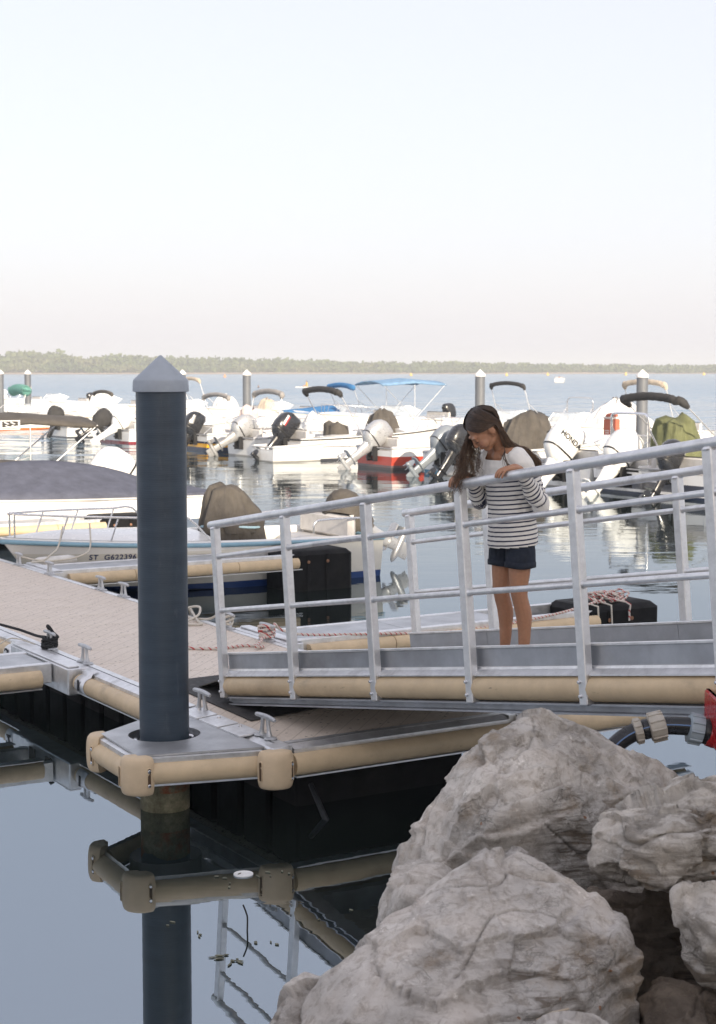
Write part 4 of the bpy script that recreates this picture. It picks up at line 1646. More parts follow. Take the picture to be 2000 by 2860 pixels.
def windscreen(parent, x, hw, z, h, mat=None, frame=None, rake=0.25, depth=0.6):
    plan = [(x - depth, -hw), (x - depth * 0.4, -hw * 0.97), (x - 0.05, -hw * 0.75), (x, -hw * 0.35), (x, hw * 0.35), (x - 0.05, hw * 0.75), (x - depth * 0.4, hw * 0.97), (x - depth, hw)]
    lo = [V((a, b, z)) for a, b in plan]
    hi = [V((a - rake, b * 0.9, z + h * (0.55 if i in (0, 7) else 1.0))) for i, (a, b) in enumerate(plan)]
    m = MB()
    m.loft([lo, hi], False, False, closed=False)
    g = m.build('windscreen', glassy, parent, 60)
    f = MB()
    f.tube(hi, 0.016, 6)
    f.tube(lo, 0.012, 6)
    for i in (0, 2, 5, 7):
        f.tube([lo[i], hi[i]], 0.012, 6)
    f.build('windscreen_frame', frame or aluminium, g, 50)


def boat(name, label, loc, ang, L=5.0, B=2.0, fb=0.55, hull=None, rub=grey_line, deck_from=0.55, group='boats moored in the marina', **kw):
    H_ = Hull(L, B, fb, kw.get('sheer', 0.28))
    root = tag(empty(name, loc, (0, 0, ang)), label, 'boat', group)
    H_.mesh(kw.get('zf', 0.14)).build('hull', hull or gel_white, root, 40)
    # foredeck
    m = MB()
    rows = []
    nd = 8
    for i in range(nd + 1):
        t = deck_from + (0.985 - deck_from) * i / nd
        w, zs = max(0.0, H_.w(t) - 0.04), H_.zs(t)
        rows.append([(H_.x(t, zs), u * w, zs + 0.016 + (1 - u * u) * 0.09 * min(1, w / 0.5)) for u in (-1, -0.7, -0.35, 0, 0.35, 0.7, 1)])
    m.loft(rows, False, False, closed=False)
    r0 = rows[0]
    m.add(list(r0) + [(p[0], p[1] * 0.95, 0.14) for p in r0], [(i, i + 1, len(r0) + i + 1, len(r0) + i) for i in range(len(r0) - 1)])
    m.build('foredeck', kw.get('deck_mat', gel_white), root, 50)
    m = MB()
    for s in (-1, 1):
        m.tube([(H_.x(i / 20, H_.zs(i / 20)) - 0.0, s * (H_.w(i / 20) + 0.006), H_.zs(i / 20) - 0.035) for i in range(21)], kw.get('rub_r', 0.022), 8)
    m.tube([(-0.008, -H_.w(0), fb - 0.035), (-0.008, H_.w(0), fb - 0.035)], kw.get('rub_r', 0.022) * 0.8, 8)
    m.build('rub_rail', rub, root, 50)
    if kw.get('engine'):
        e = dict(kw['engine'])
        outboard(root, (-0.02, e.pop('y', 0), fb - 0.04), e.pop('tilt', 48), e.pop('scale', 1.0), e.pop('cowl', eng_black), e.pop('leg', worn_grey), **e)
    if kw.get('console'):
        cx = kw['console'] * L
        m = MB()
        m.rbox(cx - 0.28, cx + 0.30, -0.36, 0.36, 0.145, fb + 0.38, 0.05)
        m.build('console', gel_white, root, 40)
        windscreen(root, cx + 0.22, 0.40, fb + 0.38, 0.36, rake=0.12, depth=0.35)
        m = MB()
        m.tube([(cx - 0.34, 0.19 * math.cos(a), fb + 0.22 + 0.19 * math.sin(a)) for a in [2 * PI * i / 16 for i in range(16)]], 0.014, 6, closed=True)
        m.tube([(cx - 0.34, -0.19, fb + 0.22), (cx - 0.34, 0.19, fb + 0.22)], 0.010, 6)
        m.tube([(cx - 0.34, 0, fb + 0.22), (cx - 0.27, 0, fb + 0.24)], 0.03, 8)
        m.build('steering_wheel', black, root, 50)
    if kw.get('seat', True):
        m = MB()
        m.rbox(0.32, 0.78, -B * 0.36, B * 0.36, 0.145, fb - 0.06, 0.05)
        m.build('stern_seat', vinyl, root, 40)
        m = MB()
        m.rbox(0.30, 0.42, -B * 0.36, B * 0.36, fb - 0.07, fb + 0.26, 0.05)
        m.build('seat_back', vinyl, root, 40)
    if kw.get('screen'):
        a = kw['screen']
        windscreen(root, a * L, H_.w(a) * 0.86, H_.zs(a) + 0.05, 0.38, rake=0.3, depth=0.9)
    for k, (t0, t1, hw, z1, mat, top, lean) in enumerate(kw.get('tarps', ())):
        m = MB()
        mound(m, t0 * L, t1 * L, hw, 0.16, z1, len(label) + k * 2.7, top, lean)
        m.build('tarpaulin', mat, root, 70)
    if kw.get('cover'):
        t0, t1, rf, mat = kw['cover']
        m = MB()
        sheet_cover(H_, m, t0, t1, rf, len(label))
        m.build('boat_cover', mat, root, 70)
    for (x0, dx, z1, mat, rr, frm) in kw.get('arches', ()):
        pts = arc_pts(x0 * L, B * 0.46, fb, z1, dx)
        sp = smoothline(pts, 6)
        m = MB()
        m.tube(sp, 0.016, 8)
        b0 = (x0 * L + dx * 0.45)
        for s in (-1, 1):
            m.tube([(x0 * L - math.copysign(0.75, dx), s * B * 0.46, fb), (b0, s * B * 0.46, fb + (z1 - fb) * 0.52)], 0.012, 6)
        ar = m.build('bimini_frame', frm or aluminium, root, 50)
        if mat is not None:
            a_, b_ = 6, len(sp) - 7
            roll = sp[a_:b_ + 1]
            rad = []
            for i in range(len(roll)):
                rad.append(rr * (1 + 0.10 * noise.noise(V((i * 0.8, len(label), 0))) + 0.06 * math.sin(i * 2.3)) * (0.55 if i in (0, len(roll) - 1) else 1))
            m = MB()
            m.tube([p + V((0, 0, -rr * 0.35 if 3 < i < len(roll) - 4 else 0)) for i, p in enumerate(roll)], rad, 10)
            m.build('folded_canopy', mat, ar, 70)
    if kw.get('canopy'):
        (x0, x1, z1, mat) = kw['canopy']
        rows = []
        n = 10
        for i in range(n + 1):
            f = i / n
            x = L * (x0 + (x1 - x0) * f)
            zz = z1 + 0.10 * math.sin(PI * f) - 0.03 * abs(math.sin(PI * f * 2))
            rows.append([(x, u * B * 0.47, zz + 0.13 * (1 - u * u) - 0.03 * abs(u) ** 6) for u in [-1, -0.8, -0.5, -0.2, 0, 0.2, 0.5, 0.8, 1]])
        m = MB()
        m.loft(rows, False, False, closed=False)
        cn = m.build('canopy', mat, root, 60)
        md = cn.modifiers.new('solid', 'SOLIDIFY')
        md.thickness = 0.05
        xm = L * (x0 + x1) / 2
        for s in (-1, 1):
            for xe in (L * x0 + 0.02, xm, L * x1 - 0.02):
                MB().tube([(xm, s * B * 0.46, fb), (xe, s * B * 0.46, z1 - 0.02)], 0.014, 8).build('canopy_pole', aluminium, root, 50)
            MB().tube([(xm, s * B * 0.46, fb + 0.5), (L * x1 + 0.5, s * B * 0.46, fb)], 0.008, 6).build('canopy_stay', aluminium, root, 50)
    if kw.get('pulpit'):
        t0, hgt = kw['pulpit']
        m = MB()
        for s in (-1, 1):
            ts = [t0 + (0.97 - t0) * i / 8 for i in range(9)]
            pts = [V((H_.x(t, H_.zs(t)), s * max(0.03, H_.w(t) - 0.05), H_.zs(t) + (0.03 if i == 0 else hgt))) for i, t in enumerate(ts)]
            m.tube(smoothline(pts, 3), 0.014, 8)
            for i in (2, 4, 6, 8):
                p = pts[i]
                m.tube([p, p + V((0.10 if i < 8 else 0, s * 0.0, -hgt + 0.02))], 0.011, 6)
        t = 0.97
        m.tube([(H_.x(t, H_.zs(t)), -0.03, H_.zs(t) + hgt), (H_.x(t, H_.zs(t)) + 0.05, 0, H_.zs(t) + hgt), (H_.x(t, H_.zs(t)), 0.03, H_.zs(t) + hgt)], 0.014, 8)
        m.build('bow_rail', steel, root, 50)
    if kw.get('rollbar'):
        x, hw, z1, r, mat = kw['rollbar']
        m = MB()
        pts = [(x, -hw, fb - 0.02), (x, -hw, z1 - 0.2), (x - 0.02, -hw * 0.92, z1 - 0.05), (x - 0.02, -hw * 0.7, z1), (x - 0.02, hw * 0.7, z1), (x - 0.02, hw * 0.92, z1 - 0.05), (x, hw, z1 - 0.2), (x, hw, fb - 0.02)]
        m.tube(smoothline(pts, 4), r, 10)
        for s in (-1, 1):
            m.tube([(x + 0.55, s * hw, fb), (x + 0.02, s * hw, z1 - 0.35)], r * 0.8, 8)
        m.build('roll_bar', mat, root, 50)
    return root, H_


def py_for(px, x):
    """distance along the pontoons at which a spot of the photograph meets the line x"""
    k = (px - CX) / F
    bx, by = PO.x + PX.x * x, PO.y + PX.y * x
    return (bx - k * by) / (k * PY.y - PY.x)


def row_a(px, x=18.9):
    return pw(x, py_for(px, x))


BOW = PANG
white_blue = hull_paint('hull_white_blue_band', (0.78, 0.775, 0.75), (0.02, 0.10, 0.26), 0.07)
white_plain = hull_paint('hull_white', (0.80, 0.79, 0.76), (0.30, 0.29, 0.26), 0.03)
white_dark = hull_paint('hull_white_dark_bottom', (0.79, 0.78, 0.75), (0.05, 0.05, 0.055), 0.06, [(0.40, 0.425, (0.04, 0.045, 0.06))])
white_orange = hull_paint('hull_white_orange_foot', (0.79, 0.78, 0.75), (0.50, 0.14, 0.03), 0.08)
red_hull = hull_paint('hull_red', (0.48, 0.065, 0.040), (0.06, 0.05, 0.05), 0.06, [(0.36, 2.0, (0.80, 0.79, 0.76)), (0.06, 0.12, (0.12, 0.11, 0.11))])
yellow_hull = hull_paint('hull_yellow_navy', (0.02, 0.03, 0.07), (0.02, 0.02, 0.03), 0.02, [(0.14, 0.27, (0.78, 0.40, 0.02)), (0.34, 2.0, (0.78, 0.77, 0.74))])
teal_hull = hull_paint('hull_white_teal_foot', (0.78, 0.78, 0.76), (0.02, 0.16, 0.26), 0.12)
maroon_hull = hull_paint('hull_white_maroon_foot', (0.79, 0.78, 0.76), (0.22, 0.03, 0.04), 0.10)
navy_hull = hull_paint('hull_white_navy_side', (0.80, 0.79, 0.77), (0.02, 0.03, 0.06), 0.06, [(0.12, 0.30, (0.045, 0.05, 0.07))])
red_paint = simple('decal_red', (0.55, 0.03, 0.03), 0.4)
orange_strap = simple('orange_strap', (0.75, 0.2, 0.02), 0.6)

# front row, sterns towards us, from the far end to the near end
boat('motorboat', 'white motorboat with orange foot and green folded canopy, far end of the front row', row_a(-55), BOW, 5.2, 2.1, 0.62, white_orange, deck_from=0.5, screen=0.5,
     engine=dict(cowl=eng_white, tilt=50), arches=[(0.30, 0.35, 1.85, cab_green, 0.24, None)])
boat('motorboat', 'white motorboat with dark sheer line and black hooded outboard, beside the green canopy', row_a(165), BOW, 5.0, 2.1, 0.66, white_dark, dark_line, deck_from=0.45, screen=0.45,
     engine=dict(cowl=cab_black, leg=eng_black, tilt=22, style='covered', scale=1.05), arches=[(0.40, -0.1, 1.8, cab_brown, 0.07, None)])
boat('motorboat', 'white motorboat with black shrouded outboard tilted high, left of the big pile', row_a(285), BOW, 5.2, 2.1, 0.6, maroon_hull, deck_from=0.5,
     engine=dict(cowl=cab_black, leg=eng_black, tilt=55, style='covered', scale=1.1), tarps=[(0.35, 0.55, 0.45, 1.35, cab_steelblue, 0.7, 0)], arches=[(0.35, 0.3, 1.75, cab_tan, 0.06, None)])
boat('motorboat', 'white motorboat with white outboard just behind the left edge of the big pile', row_a(335), BOW, 5.0, 2.0, 0.55, maroon_hull, deck_from=0.55, console=0.45,
     engine=dict(cowl=eng_white, leg=eng_white, tilt=58, scale=1.15))
boat('motorboat', 'boat with yellow and navy hull band and glossy black outboard', row_a(545), BOW, 5.0, 2.1, 0.6, yellow_hull, deck_from=0.5, screen=0.55,
     engine=dict(cowl=eng_black, leg=eng_black, tilt=30, scale=1.15, stripe=simple('decal_grey', (0.4, 0.4, 0.4), 0.4)), arches=[(0.12, 0.2, 1.85, cab_grey, 0.075, None)], tarps=[(0.30, 0.48, 0.35, 1.45, cab_pink, 0.6, 0.1)])
boat('motorboat', 'white motorboat with pale silver outboard tilted low over the water, grey folded canopy', row_a(672), BOW, 5.4, 2.1, 0.6, white_plain, deck_from=0.5, screen=0.52,
     engine=dict(cowl=eng_silver, leg=worn_grey, tilt=58, scale=1.2), arches=[(0.14, 0.25, 2.0, cab_grey, 0.085, None)], tarps=[(0.40, 0.56, 0.5, 1.35, cab_white, 0.5, 0.1)], rollbar=(0.35, 0.5, 1.15, 0.018, steel))
boat('tender', 'stubby white tender with a dark rub line between the silver and black outboards', row_a(735, 18.0), BOW, 3.2, 1.5, 0.46, white_plain, deck_from=0.6, seat=False, rub_r=0.035, rub=simple('pale_rub', (0.5, 0.5, 0.49), 0.5))
boat('motorboat', 'white motorboat with black outboard, black folded canopy and two brown covered seats', row_a(795), BOW, 6.0, 2.3, 0.66, white_dark, dark_line, deck_from=0.62, group='boats moored in the marina',
     engine=dict(cowl=eng_black, leg=eng_black, tilt=42, scale=1.25, stripe=red_paint), arches=[(0.36, -0.9, 2.1, cab_black, 0.095, None)],
     tarps=[(0.24, 0.36, 0.5, 1.1, cab_brown, 0.75, 0), (0.48, 0.70, 0.55, 1.42, cab_brown, 0.5, -0.05)], pulpit=(0.70, 0.32))
boat('motorboat', 'boat with red lower hull and big silver outboard', row_a(1045), BOW, 5.4, 2.1, 0.62, red_hull, deck_from=0.5, console=0.5,
     engine=dict(cowl=eng_silver, leg=eng_silver, tilt=52, scale=1.2), pulpit=(0.62, 0.3))
boat('motorboat', 'white boat with teal foot, grey outboard and pale covered console left of the girl', row_a(1235), BOW, 5.0, 2.0, 0.6, teal_hull, deck_from=0.55,
     engine=dict(cowl=eng_grey, leg=eng_grey, tilt=50, scale=1.15), tarps=[(0.10, 0.26, 0.45, 1.15, cab_pink, 0.55, 0.1)])
boat('motorboat', 'white boat with large brown tarpaulin over its console, right behind the girl', row_a(1285), BOW, 5.6, 2.2, 0.66, white_plain, deck_from=0.6,
     engine=dict(cowl=eng_black, leg=eng_black, tilt=35, scale=1.1), tarps=[(0.22, 0.52, 0.62, 1.55, cab_brown, 0.62, 0.1)])
boat('motorboat', 'white boat with wraparound windscreen and large white outboard lettered HONDA', row_a(1575), BOW, 5.6, 2.2, 0.62, white_plain, deck_from=0.55, screen=0.5,
     engine=dict(cowl=eng_white, leg=eng_white, tilt=38, scale=1.45, text='HONDA'), tarps=[(0.255, 0.275, 0.03, 1.22, orange_strap, 0.8, 0.1)])
boat('motorboat', 'white boat with olive green tarpaulin, chrome tow frame and long dark folded canopy', row_a(1735), BOW, 5.2, 2.1, 0.58, navy_hull, deck_from=0.55, console=0.55,
     engine=dict(cowl=eng_white, leg=eng_white, tilt=44, scale=1.35), tarps=[(0.20, 0.44, 0.55, 1.62, cab_olive, 0.62, 0.0)], arches=[(0.52, -1.9, 2.1, cab_black, 0.095, None)], rollbar=(0.25, 0.62, 1.75, 0.030, chrome))
boat('motorboat', 'white boat with dark hull band cut by the right edge behind the handrail', row_a(1880), BOW, 6.2, 2.4, 0.62, navy_hull, deck_from=0.6,
     engine=dict(cowl=eng_black, leg=eng_black, tilt=30, scale=1.0), screen=0.5)

# second row, beyond the far pontoon, bows towards us
def row_b(px, x=33.0):
    return pw(x, py_for(px, x))


boat('motorboat', 'far boat with flat pale blue canopy on many thin poles', row_b(1245), BOW + PI, 6.0, 2.3, 0.75, white_plain, deck_from=0.55, screen=0.5, canopy=(0.12, 0.62, 2.15, cab_pale_blue), engine=dict(cowl=eng_black, tilt=10), pulpit=(0.6, 0.35))
boat('motorboat', 'far boat with bright blue folded canopy and blue cockpit cover', row_b(1090), BOW + PI, 5.6, 2.2, 0.72, white_plain, deck_from=0.55, screen=0.5, arches=[(0.35, 0.55, 2.05, cab_blue, 0.11, None)], cover=(0.52, 0.96, lambda t: 0.42 * (1 - (t - 0.5) / 0.5), cab_blue))
boat('motorboat', 'far boat with tan covered windscreen between the grey and black canopies', row_b(880), BOW + PI, 5.6, 2.2, 0.75, white_plain, deck_from=0.5, screen=0.5, tarps=[(0.35, 0.55, 0.7, 1.35, cab_tan, 0.5, 0)])
boat('motorboat', 'far boat with pale grey peaked cover behind the grey folded canopies', row_b(735), BOW + PI, 5.4, 2.1, 0.7, white_plain, deck_from=0.5, tarps=[(0.2, 0.5, 0.6, 1.5, cab_white, 0.3, 0.2)])
boat('motorboat', 'far boat with tall cream folded canopy just right of the big pile', row_b(640), BOW + PI, 5.6, 2.2, 0.7, white_plain, deck_from=0.5, screen=0.5, arches=[(0.3, 0.5, 2.25, cab_tan, 0.09, simple('white_frame', (0.7, 0.7, 0.7), 0.4))])
boat('motorboat', 'far boat with white cabin sheet left of the big pile', row_b(400), BOW + PI, 5.6, 2.2, 0.72, white_plain, deck_from=0.5, screen=0.5, tarps=[(0.3, 0.6, 0.6, 1.4, cab_white, 0.4, 0)])
boat('motorboat', 'far boat with low windscreen behind the brown folded canopy', row_b(250), BOW + PI, 5.6, 2.2, 0.72, white_plain, deck_from=0.5, screen=0.5, engine=dict(cowl=eng_black, tilt=10))
boat('motorboat', 'far boat with steel tow bar beside the far left piles', row_b(120), BOW + PI, 5.4, 2.2, 0.7, white_plain, deck_from=0.5, console=0.5, rollbar=(1.0, 0.7, 1.7, 0.02, steel))
boat('motorboat', 'far boat with small ragged dark canopy above the girl\'s shoulder', row_b(1560), BOW + PI, 5.6, 2.2, 0.72, white_plain, deck_from=0.5, screen=0.5, arches=[(0.35, 0.45, 2.2, cab_black, 0.075, None)], tarps=[(0.1, 0.3, 0.6, 1.2, cab_black, 0.5, 0)])
boat('motorboat', 'far boat with smoked windscreen left of the red service pedestal', row_b(1730), BOW + PI, 5.6, 2.2, 0.72, white_plain, deck_from=0.5, screen=0.5, rollbar=(1.8, 0.7, 1.75, 0.02, steel))
boat('motorboat', 'far boat under a silver peaked tarpaulin behind the red pedestal', row_b(1935), BOW + PI, 5.6, 2.2, 0.72, white_plain, deck_from=0.5, tarps=[(0.30, 0.85, 0.85, 1.75, cab_white, 0.22, 0.1)], arches=[(0.3, 0.5, 2.3, cab_tan, 0.09, None)])

# near boats on the main pontoon, bows at the deck
st_hull = hull_paint('hull_cream_numbered', (0.70, 0.68, 0.61), (0.010, 0.04, 0.16), 0.085, [(0.50, 2.0, (0.78, 0.775, 0.755))], 0.3)
st, SH = boat('motorboat', 'cream and white boat numbered ST G622396 with pale blue stripe and covered console', pw(6.75, 10.35), PANG + PI, 4.9, 1.9, 0.55, st_hull, simple('pale_blue_rub', (0.22, 0.38, 0.48), 0.4), deck_from=0.50, sheer=0.14, rub_r=0.028,
              engine=dict(cowl=cab_brown, leg=eng_silver, tilt=62, style='covered', scale=0.95), pulpit=(0.52, 0.30), seat=True)
stc = MB()
mound(stc, 1.42, 2.20, 0.34, 0.62, 1.22, 4, 0.52, 0.06)
tp = stc.build('console_cover', cab_brown, st, 70)
stc = MB()
mound(stc, 1.32, 2.26, 0.38, 0.20, 0.72, 9, 0.78, 0.0)
stc.build('cover_skirt', cab_brown, tp, 70)
stc = MB()
stc.tube([(1.80 + 0.40 * math.cos(a), 0.35 * math.sin(a), 0.70 + 0.02 * math.sin(a * 2)) for a in [2 * PI * i / 28 for i in range(28)]], 0.016, 6, closed=True, flat=1)
stc.build('strap', simple('pale_blue_strap', (0.4, 0.58, 0.66), 0.6), tp, 50)
for yy in (-0.75, 0.75):
    stc = MB()
    stc.tube(smoothline([(0.15, yy, 0.61), (0.17, yy, 0.74), (0.30, yy, 0.78), (0.85, yy, 0.78), (0.98, yy, 0.74), (1.0, yy, 0.61)], 5), 0.014, 8)
    stc.build('stern_rail', steel, st, 50)


def hull_text(body, x_from_stern, z, size, mat, parent, side):
    o = text_mesh('registration', body, size, mat, parent, Matrix.Identity(4), 0.0, 1.12, True)
    me = o.data
    for v in me.vertices:
        s = v.co.x
        xx = x_from_stern - s * (1 if side > 0 else -1)
        zz = z + v.co.y
        t = xx / SH.L
        for _ in range(4):
            t += (xx - SH.x(t, zz)) / SH.L
        v.co = (xx, side * (SH.y_at(t, zz) + 0.004), zz)
    return o


hull_text('ST  G622396', 3.72, 0.455, 0.088, simple('navy_lettering', (0.012, 0.03, 0.11), 0.5), st, 1)

blue_hull = hull_paint('hull_white_grey_foot', (0.80, 0.79, 0.77), (0.06, 0.08, 0.11), 0.06, [(0.06, 0.30, (0.11, 0.14, 0.19))])
bb, BH = boat('motorboat', 'white motorboat under a violet-blue laced cover, left of the big pile', pw(7.35, 16.35), PANG + PI, 6.0, 2.25, 0.70, blue_hull, simple('pale_rub', (0.5, 0.5, 0.49), 0.5), deck_from=0.72, seat=False, sheer=0.12,
              cover=(0.02, 0.97, lambda t: 0.03 + 0.55 * max(0, math.sin(PI * min(1, max(0, (t - 0.12) / 0.75)))) ** 0.75 * (1 - 0.25 * t), cab_navy))
bw, WH = boat('motorboat', 'white motorboat with brown cover and white outboard, behind the violet-blue cover', pw(7.0, 18.9), PANG + PI, 5.2, 2.1, 0.60, white_plain, deck_from=0.6, seat=False,
              engine=dict(cowl=eng_white, leg=eng_white, tilt=52, scale=1.2), cover=(0.05, 0.97, lambda t: 0.04 + 0.42 * max(0, math.sin(PI * min(1, max(0, (t - 0.02) / 0.8)))), cab_brown))
bn, NH = boat('motorboat', 'boat with flat dark brown canopy bearing a white badge, at the left edge', pw(6.9, 21.4), PANG + PI, 5.2, 2.2, 0.60, white_plain, deck_from=0.6, canopy=(-0.06, 0.46, 1.68, cab_brown), console=0.4)
bg_ = MB()
pts = [(math.cos(a) * 0.21, math.sin(a) * 0.10) for a in [2 * PI * i / 24 for i in range(24)]]
sq = [(max(-0.19, min(0.19, x * 1.35)), max(-0.085, min(0.085, z * 1.35))) for x, z in pts]
def badge_ring(k, off):
    return [(1.45 + x * k, 1.085 + off, 1.70 + z * k) for x, z in sq]
bg_.loft([badge_ring(1.0, 0), badge_ring(1.0, 0.008), badge_ring(0.80, 0.008), badge_ring(0.80, 0)], False, False)
for k in (-0.06, 0.06):
    bg_.tube([(1.45 + k - 0.05, 1.092, 1.655), (1.45 + k + 0.03, 1.092, 1.695), (1.45 + k - 0.03, 1.092, 1.715), (1.45 + k + 0.05, 1.092, 1.750)], 0.014, 6)
bgo = bg_.build('badge', simple('badge_white', (0.75, 0.75, 0.74), 0.5), bn, 0)
boat('motorboat', 'boat at the left edge with grey outboard and white slanted tow bar', pw(5.3, 24.2), PANG + PI, 5.0, 2.1, 0.58, white_plain, deck_from=0.6, console=0.4,
     engine=dict(cowl=eng_grey, leg=eng_grey, tilt=40, scale=1.2, text='YAMAHA', text_mat=simple('decal_white', (0.7, 0.7, 0.7), 0.4)), rollbar=(0.6, 0.8, 1.5, 0.06, eng_white))

# ------------------------------------------------------------------ far pontoon, its piles and pedestal
fp = tag(empty('floating_pontoon', pw(24.9, 8), (0, 0, PANG)), 'far pontoon between the two rows of boats', 'pontoon')
pm = MB().box(0, 1.7, 0.0, 0.99, 0.42, 0.46)
p0 = pm.build('deck_panel', deck_mat, fp, 0)
for k in range(1, 64):
    put(p0, (0, k * 1.0, 0), parent=fp)
MB().box(0.1, 1.6, 0, 64, -0.2, 0.41).build('float_block', float_black, fp, 0)
for xx in (-0.05, 1.75):
    tube_run(fp, (xx, 0, 0.36), (xx, 64, 0.36), 0.07, n=12)

pile_lab = {1792: 'white-capped far pile beside the dark folded canopy', 1340: 'white-capped far pile just above the girl', 690: 'white-capped far pile above the grey folded canopies', 511: 'white-capped far pile half hidden by the big pile', 80: 'white-capped far pile near the green canopy', 4: 'white-capped far pile cut by the left edge'}
far_pile_mat = simple('far_pile_paint', (0.13, 0.14, 0.155), 0.5, 0, 0.1, 3)
fpm = None
for px, dist in ((1792, 44.0), (1340, 51.0), (690, 62.0), (511, 74.0), (80, 79.0), (4, 80.0)):
    w = at(px, 1200, dist)
    e = tag(empty('mooring_pile', (w.x, w.y, 0)), pile_lab[px], 'mooring pile', 'mooring piles')
    if fpm is None:
        m = MB()
        m.lathe([(0.155, -2.4), (0.155, 2.5)], 24)
        fpm = m.build('shaft', far_pile_mat, e, 50)
        m = MB()
        cap_profile(m, 0.155, 2.50)
        fpc = m.build('cap', cap_white, e, 40)
    else:
        put(fpm, (0, 0, 0), parent=e)
        put(fpc, (0, 0, 0), parent=e)

# red service pedestal
w = pw(25.4, py_for(1708, 25.4))
rp = tag(empty('service_pedestal', (w.x, w.y, 0.46), (0, 0, PANG)), 'red service pedestal with white collar on the far pontoon', 'pedestal')
redm = simple('pedestal_red', (0.46, 0.12, 0.07), 0.6, 0, 0.1, 5)
MB().rbox(-0.17, 0.17, -0.17, 0.17, 0, 0.86, 0.02).build('body', redm, rp, 30)
MB().rbox(-0.18, 0.18, -0.18, 0.18, 0.862, 0.93, 0.02).build('collar', simple('pedestal_white', (0.7, 0.65, 0.6), 0.5), rp, 30)
MB().lathe([(0.18, 0.932), (0.175, 0.98), (0.12, 1.02), (0.03, 1.035)], 16).build('lid', redm, rp, 40)
for k, zz in enumerate((0.52, 0.46, 0.40)):
    MB().box(-0.171 - 0.004, -0.1705, -0.09 + 0.01 * k, 0.09 - 0.02 * k, zz, zz + 0.03).build('notice_line', simple('pedestal_white', (0.7, 0.65, 0.6), 0.5), rp, 0)

# fingers between the front-row boats at the near end
for k, (px, lab) in enumerate(((1480, 'far finger pontoon beside the boat lettered HONDA'), (1650, 'far finger pontoon between the two white outboards'), (1810, 'far finger pontoon beside the boat cut by the right edge'))):
    yy = py_for(px, 19.6)
    r_ = tag(empty('finger_pontoon', pw(24.8, yy), (0, 0, PANG)), lab, 'pontoon', 'finger pontoons')
    MB().box(-5.2, 0, -0.28, 0.28, 0.40, 0.44).build('tread_panel', tread, r_, 0)
    for s in (-1, 1):
        tube_run(r_, (-5.2, s * 0.31, 0.34), (0, s * 0.31, 0.34), 0.066, n=12, mat=gel_white)
    finger_float(r_, -5.9, -4.9, -0.33, 0.33)
# ------------------------------------------------------------------ the girl on the gangway
GIRL_XY = V((0.832, 8.665, 0))
gn = (GM.to_3x3() @ V((0, 0, 1))).normalized()
g0 = GM @ V((0, 0, 0.176))
girl_z = g0.z - ((GIRL_XY.x - g0.x) * gn.x + (GIRL_XY.y - g0.y) * gn.y) / gn.z
GIRL_ANG = math.atan2(-0.855, 0.52)
girl = tag(empty('person', (GIRL_XY.x, GIRL_XY.y, girl_z), (0, 0, GIRL_ANG)), 'person in striped jumper and navy shorts leaning on the gangway rail, looking down', 'person')
GIRL_M = Matrix.Translation((GIRL_XY.x, GIRL_XY.y, girl_z)) @ Matrix.Rotation(GIRL_ANG, 4, 'Z')
GIRL_I = GIRL_M.inverted()


def rail_at(l):
    """rail centre in her frame (x her left, -y ahead) at the sideways place l"""
    a, b = GIRL_I @ (GM @ V((2.0, -0.052, 1.172))), GIRL_I @ (GM @ V((5.0, -0.052, 1.172)))
    t = (l - a.x) / (b.x - a.x)
    return a.lerp(b, t)


def chain(m, pts, rs, n=14, flat=1.0):
    sp = smoothline(pts, 5)
    k = len(pts) - 1
    rad = []
    for i in range(len(sp)):
        t = i / 5
        j = min(int(t), k - 1)
        f = t - j
        f = f * f * (3 - 2 * f)
        rad.append(rs[j] * (1 - f) + rs[j + 1] * f)
    m.tube(sp, rad, n, flat=flat)
    m.ball(pts[0], rs[0] * 0.98, 12, 8)
    m.ball(pts[-1], rs[-1] * 0.98, 12, 8)


HEAD_C = V((0.0, -0.188, 1.283))
HEAD_M = Matrix.Translation(HEAD_C) @ Matrix.Rotation(R(-20), 4, 'Z') @ Matrix.Rotation(R(49), 4, 'X') @ Matrix.Rotation(R(4), 4, 'Y')


def hp(x, y, z):
    return HEAD_M @ V((x, y, z))


SHO = {1: V((0.126, -0.050, 1.135)), -1: V((-0.126, -0.070, 1.130))}
ELB = {1: V((0.200, 0.036, 0.893)), -1: V((-0.210, -0.065, 0.895))}
RAILP = {1: rail_at(0.275), -1: rail_at(-0.125)}
WRI = {s: RAILP[s] + V((0.004 * s, 0.088, 0.036)) for s in (1, -1)}

